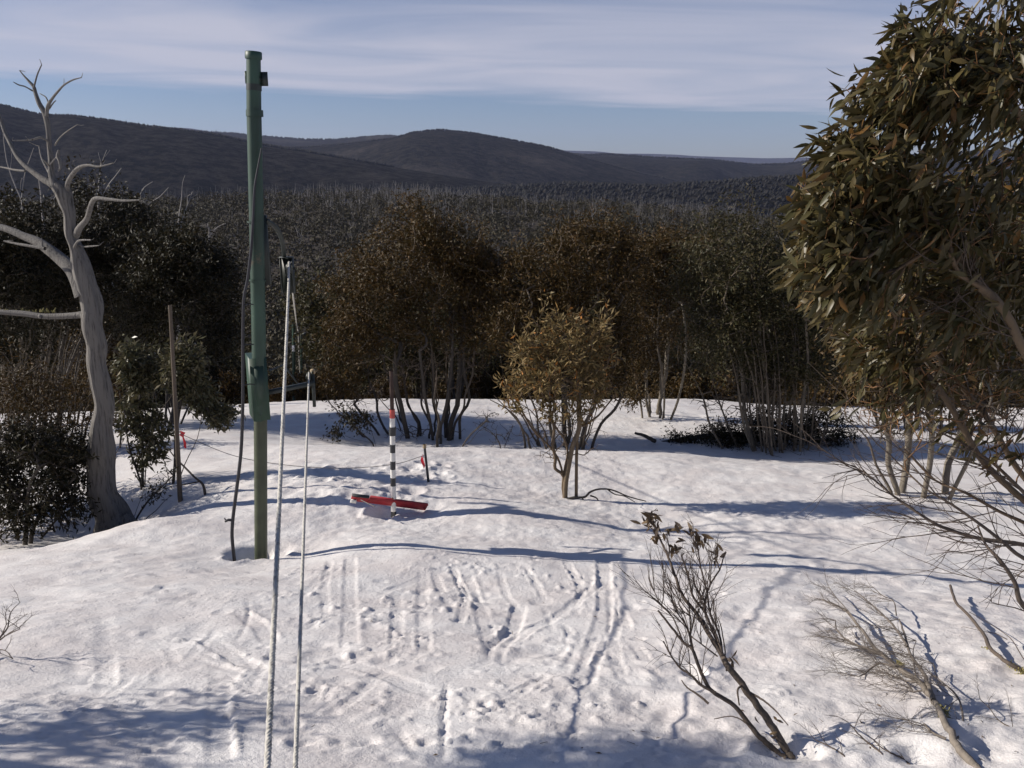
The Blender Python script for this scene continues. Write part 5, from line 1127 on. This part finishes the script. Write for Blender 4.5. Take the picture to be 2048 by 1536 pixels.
# bleached fire-killed trunks standing among them
def snagmesh(h, nb):
    b = MB(); lean = rng.normal(size=2)*.10*h
    P = smoothpts([[0, 0, -.5], [lean[0]*.3, lean[1]*.3, h*.4], [lean[0], lean[1], h]], 3); b.tube(P, np.linspace(.11, .025, len(P)), 4, False)
    for i in range(nb):
        k = rng.integers(2, len(P)-1); a = rng.random()*6.28; L = rng.uniform(.15, .4)*h
        e = P[k]+np.array([math.cos(a)*L*.45, math.sin(a)*L*.45, L*.8]); b.tube(smoothpts([P[k], (P[k]+e)/2+np.array([math.cos(a), math.sin(a), 0])*.08*L, e], 3), np.linspace(.06, .018, 7), 3, False)
    return b
pm = []
for i in range(7):
    o = snagmesh(rng.uniform(7, 10), rng.integers(2, 6)).build('dead_snag', MT['snag']); pm.append(o)
for k in range(170):
    y = 190+rng.random()**.4*205
    px = rng.choice([rng.uniform(150, 1650), rng.uniform(1050, 1450), rng.uniform(600, 1000)]); x = (px-1024)/F*y
    z = float(valley(np.array([x]), np.array([y]))[0]); s = rng.uniform(.7, 1.25)
    if k < 7: o = pm[k]
    else: o = bpy.data.objects.new('dead_snag', pm[rng.integers(0, 7)].data); COL.objects.link(o)
    o.location = (x, y, z); o.rotation_euler = (rng.normal()*.06, rng.normal()*.06, rng.random()*6.28); o.scale = (s, s, s)
    tag(o, 'bleached bare dead trunk standing out of the forest across the valley', 'dead tree', 'bleached dead trunks across the valley')
st = MB()
for k in range(1300):
    y = 230+rng.random()**.28*185; px = rng.choice([rng.uniform(100, 1700), rng.normal(1330, 130), rng.normal(820, 120)]); x = (px-1024)/F*y; z = float(valley(np.array([x]), np.array([y]))[0]); h = rng.uniform(5, 10.5)
    l_ = rng.normal(size=2)*.07*h+np.array([.05*h, 0]); p0 = np.array([x, y, z]); st.tube([p0, p0+np.array([l_[0]*.4, l_[1]*.4, h*.5]), p0+np.array([l_[0], l_[1], h])], [.08, .06, .02], 3, False)
    for j in range(2):
        q0 = p0+np.array([l_[0]*.4, l_[1]*.4, h*.5]); e = q0+np.array([rng.normal()*.12*h, rng.normal()*.1*h, h*rng.uniform(.25, .45)]); st.tube([q0, e], [.045, .015], 3, False)
o = st.build('dead_forest', MT['snag'], smooth=False); o['kind'] = 'stuff'; o['label'] = 'mass of thin bleached dead trunks along the wooded ridge'; o['category'] = 'forest'
# nearer snags seen over the left-hand crowns
Z1 = lambda x, y: (x/3, 100+y/3)
for lab, Y, polys in [
  ('pale dead spar forked at its top, standing above the dark crown', 60, [[(590,950,7),(593,800,6),(605,720,5),(610,680,4),(640,600,3)],[(612,690,3),(595,640,2),(590,615,2)],[(612,700,3),(650,690,2),(680,680,1.5)],[(630,640,2),(660,600,1.5)]]),
  ('pale straight dead spar slanting right, beside the forked spar', 60, [[(620,870,6),(655,805,6),(690,760,5),(728,708,3)]]),
  ('two-armed dead spar leaning right above the middle of the left wood', 75, [[(770,1020,8),(815,980,7),(850,930,5),(870,880,4)],[(840,870,5),(865,825,4),(915,790,3)],[(850,930,4),(845,880,4),(840,868,4)]]),
  ('long pale dead spar curving right over the left wood', 75, [[(800,1060,9),(850,990,7),(900,920,6),(960,880,5),(1010,825,3)],[(905,915,4),(870,905,3),(865,990,3)]]),
  ('upright dead spar with a feathery top, left of the green pylon', 80, [[(1070,1040,8),(1080,960,6),(1090,890,5),(1095,800,3),(1110,750,2)]]),
  ('slanting dead spar with stubby arms, next to the feathery one', 80, [[(1085,1050,8),(1105,985,6),(1130,920,5),(1155,850,4)],[(1130,915,4),(1125,880,4),(1145,865,3)],[(1140,890,3),(1180,870,2)]]),
  ('bent pale dead branch arching up behind the slim wooden post', 26, [[(1060,1560,14),(1100,1480,13),(1180,1390,12),(1215,1290,10),(1240,1180,9),(1265,1105,7),(1310,1060,5),(1355,1040,3)],[(1245,1160,6),(1255,1100,4),(1245,1040,3)],[(1180,1400,5),(1260,1380,3),(1330,1365,2)],[(1270,1110,5),(1250,1060,3),(1200,1055,2)]]),
  ('grey dead spar with fine fingers standing behind the dead tree limbs', 55, [[(130,900,7),(140,800,6),(155,720,5),(180,650,4),(203,585,2)],[(145,790,4),(130,770,3),(120,850,2)]]),
  ('dark leaning dead spar crossing behind the far limb of the dead tree', 50, [[(130,900,8),(95,820,8),(60,730,7),(40,660,6),(25,560,5),(20,500,3)],[(60,720,4),(70,650,3),(65,600,2)]]),
  ('short pale dead spar between the dead tree trunk and its fork', 50, [[(250,950,8),(245,860,8),(235,790,6),(230,740,4)],[(300,950,5),(310,910,4),(325,890,3)]])]:
    pl = [[(*Z1(x, y), Y, w/3*1.15) for x, y, w in q_] for q_ in polys]
    a0 = pl[0][0]; p0 = pix(a0[0], a0[1], Y); gz = H(p0[0], p0[1]) if Y < 48 else float(valley(np.array([p0[0]]), np.array([p0[1]]))[0])
    r_ = limb_thing('dead_spar', lab, 'dead tree', pl, 'snag', 6, 4, .08, origin=np.array([p0[0], p0[1], gz]))
    b = MB(); b.tube([[p0[0]-.1, p0[1], gz-.3], p0+np.array([0, 0, .02])], [.16, a0[3]*pscale(Y)/2], 6); b.build('lower_stem', MT['snag'], r_)

# ------------------------------------------------------------------ air
b = MB(); zlo, zhi = -330.0, 420.0
b.box((0, 5300, (zlo+zhi)/2), (17000, 12000, zhi-zlo))
hz_ = b.build('haze', MT['cord'], smooth=False); hz_['kind'] = 'stuff'
m = bpy.data.materials.new('haze'); m.use_nodes = True; m.node_tree.nodes.clear()
pv = m.node_tree.nodes.new('ShaderNodeVolumePrincipled'); pv.inputs['Color'].default_value = (.60, .68, 1.0, 1); pv.inputs['Density'].default_value = 0.00005; pv.inputs['Anisotropy'].default_value = 0.2
oo = m.node_tree.nodes.new('ShaderNodeOutputMaterial'); m.node_tree.links.new(pv.outputs[0], oo.inputs['Volume'])
hz_.data.materials[0] = m

for o in COL.objects:
    if o.name.split('.')[0] in ('twigs', 'bare_twigs', 'moss', 'lichen_tuft'): o['kind'] = 'stuff'
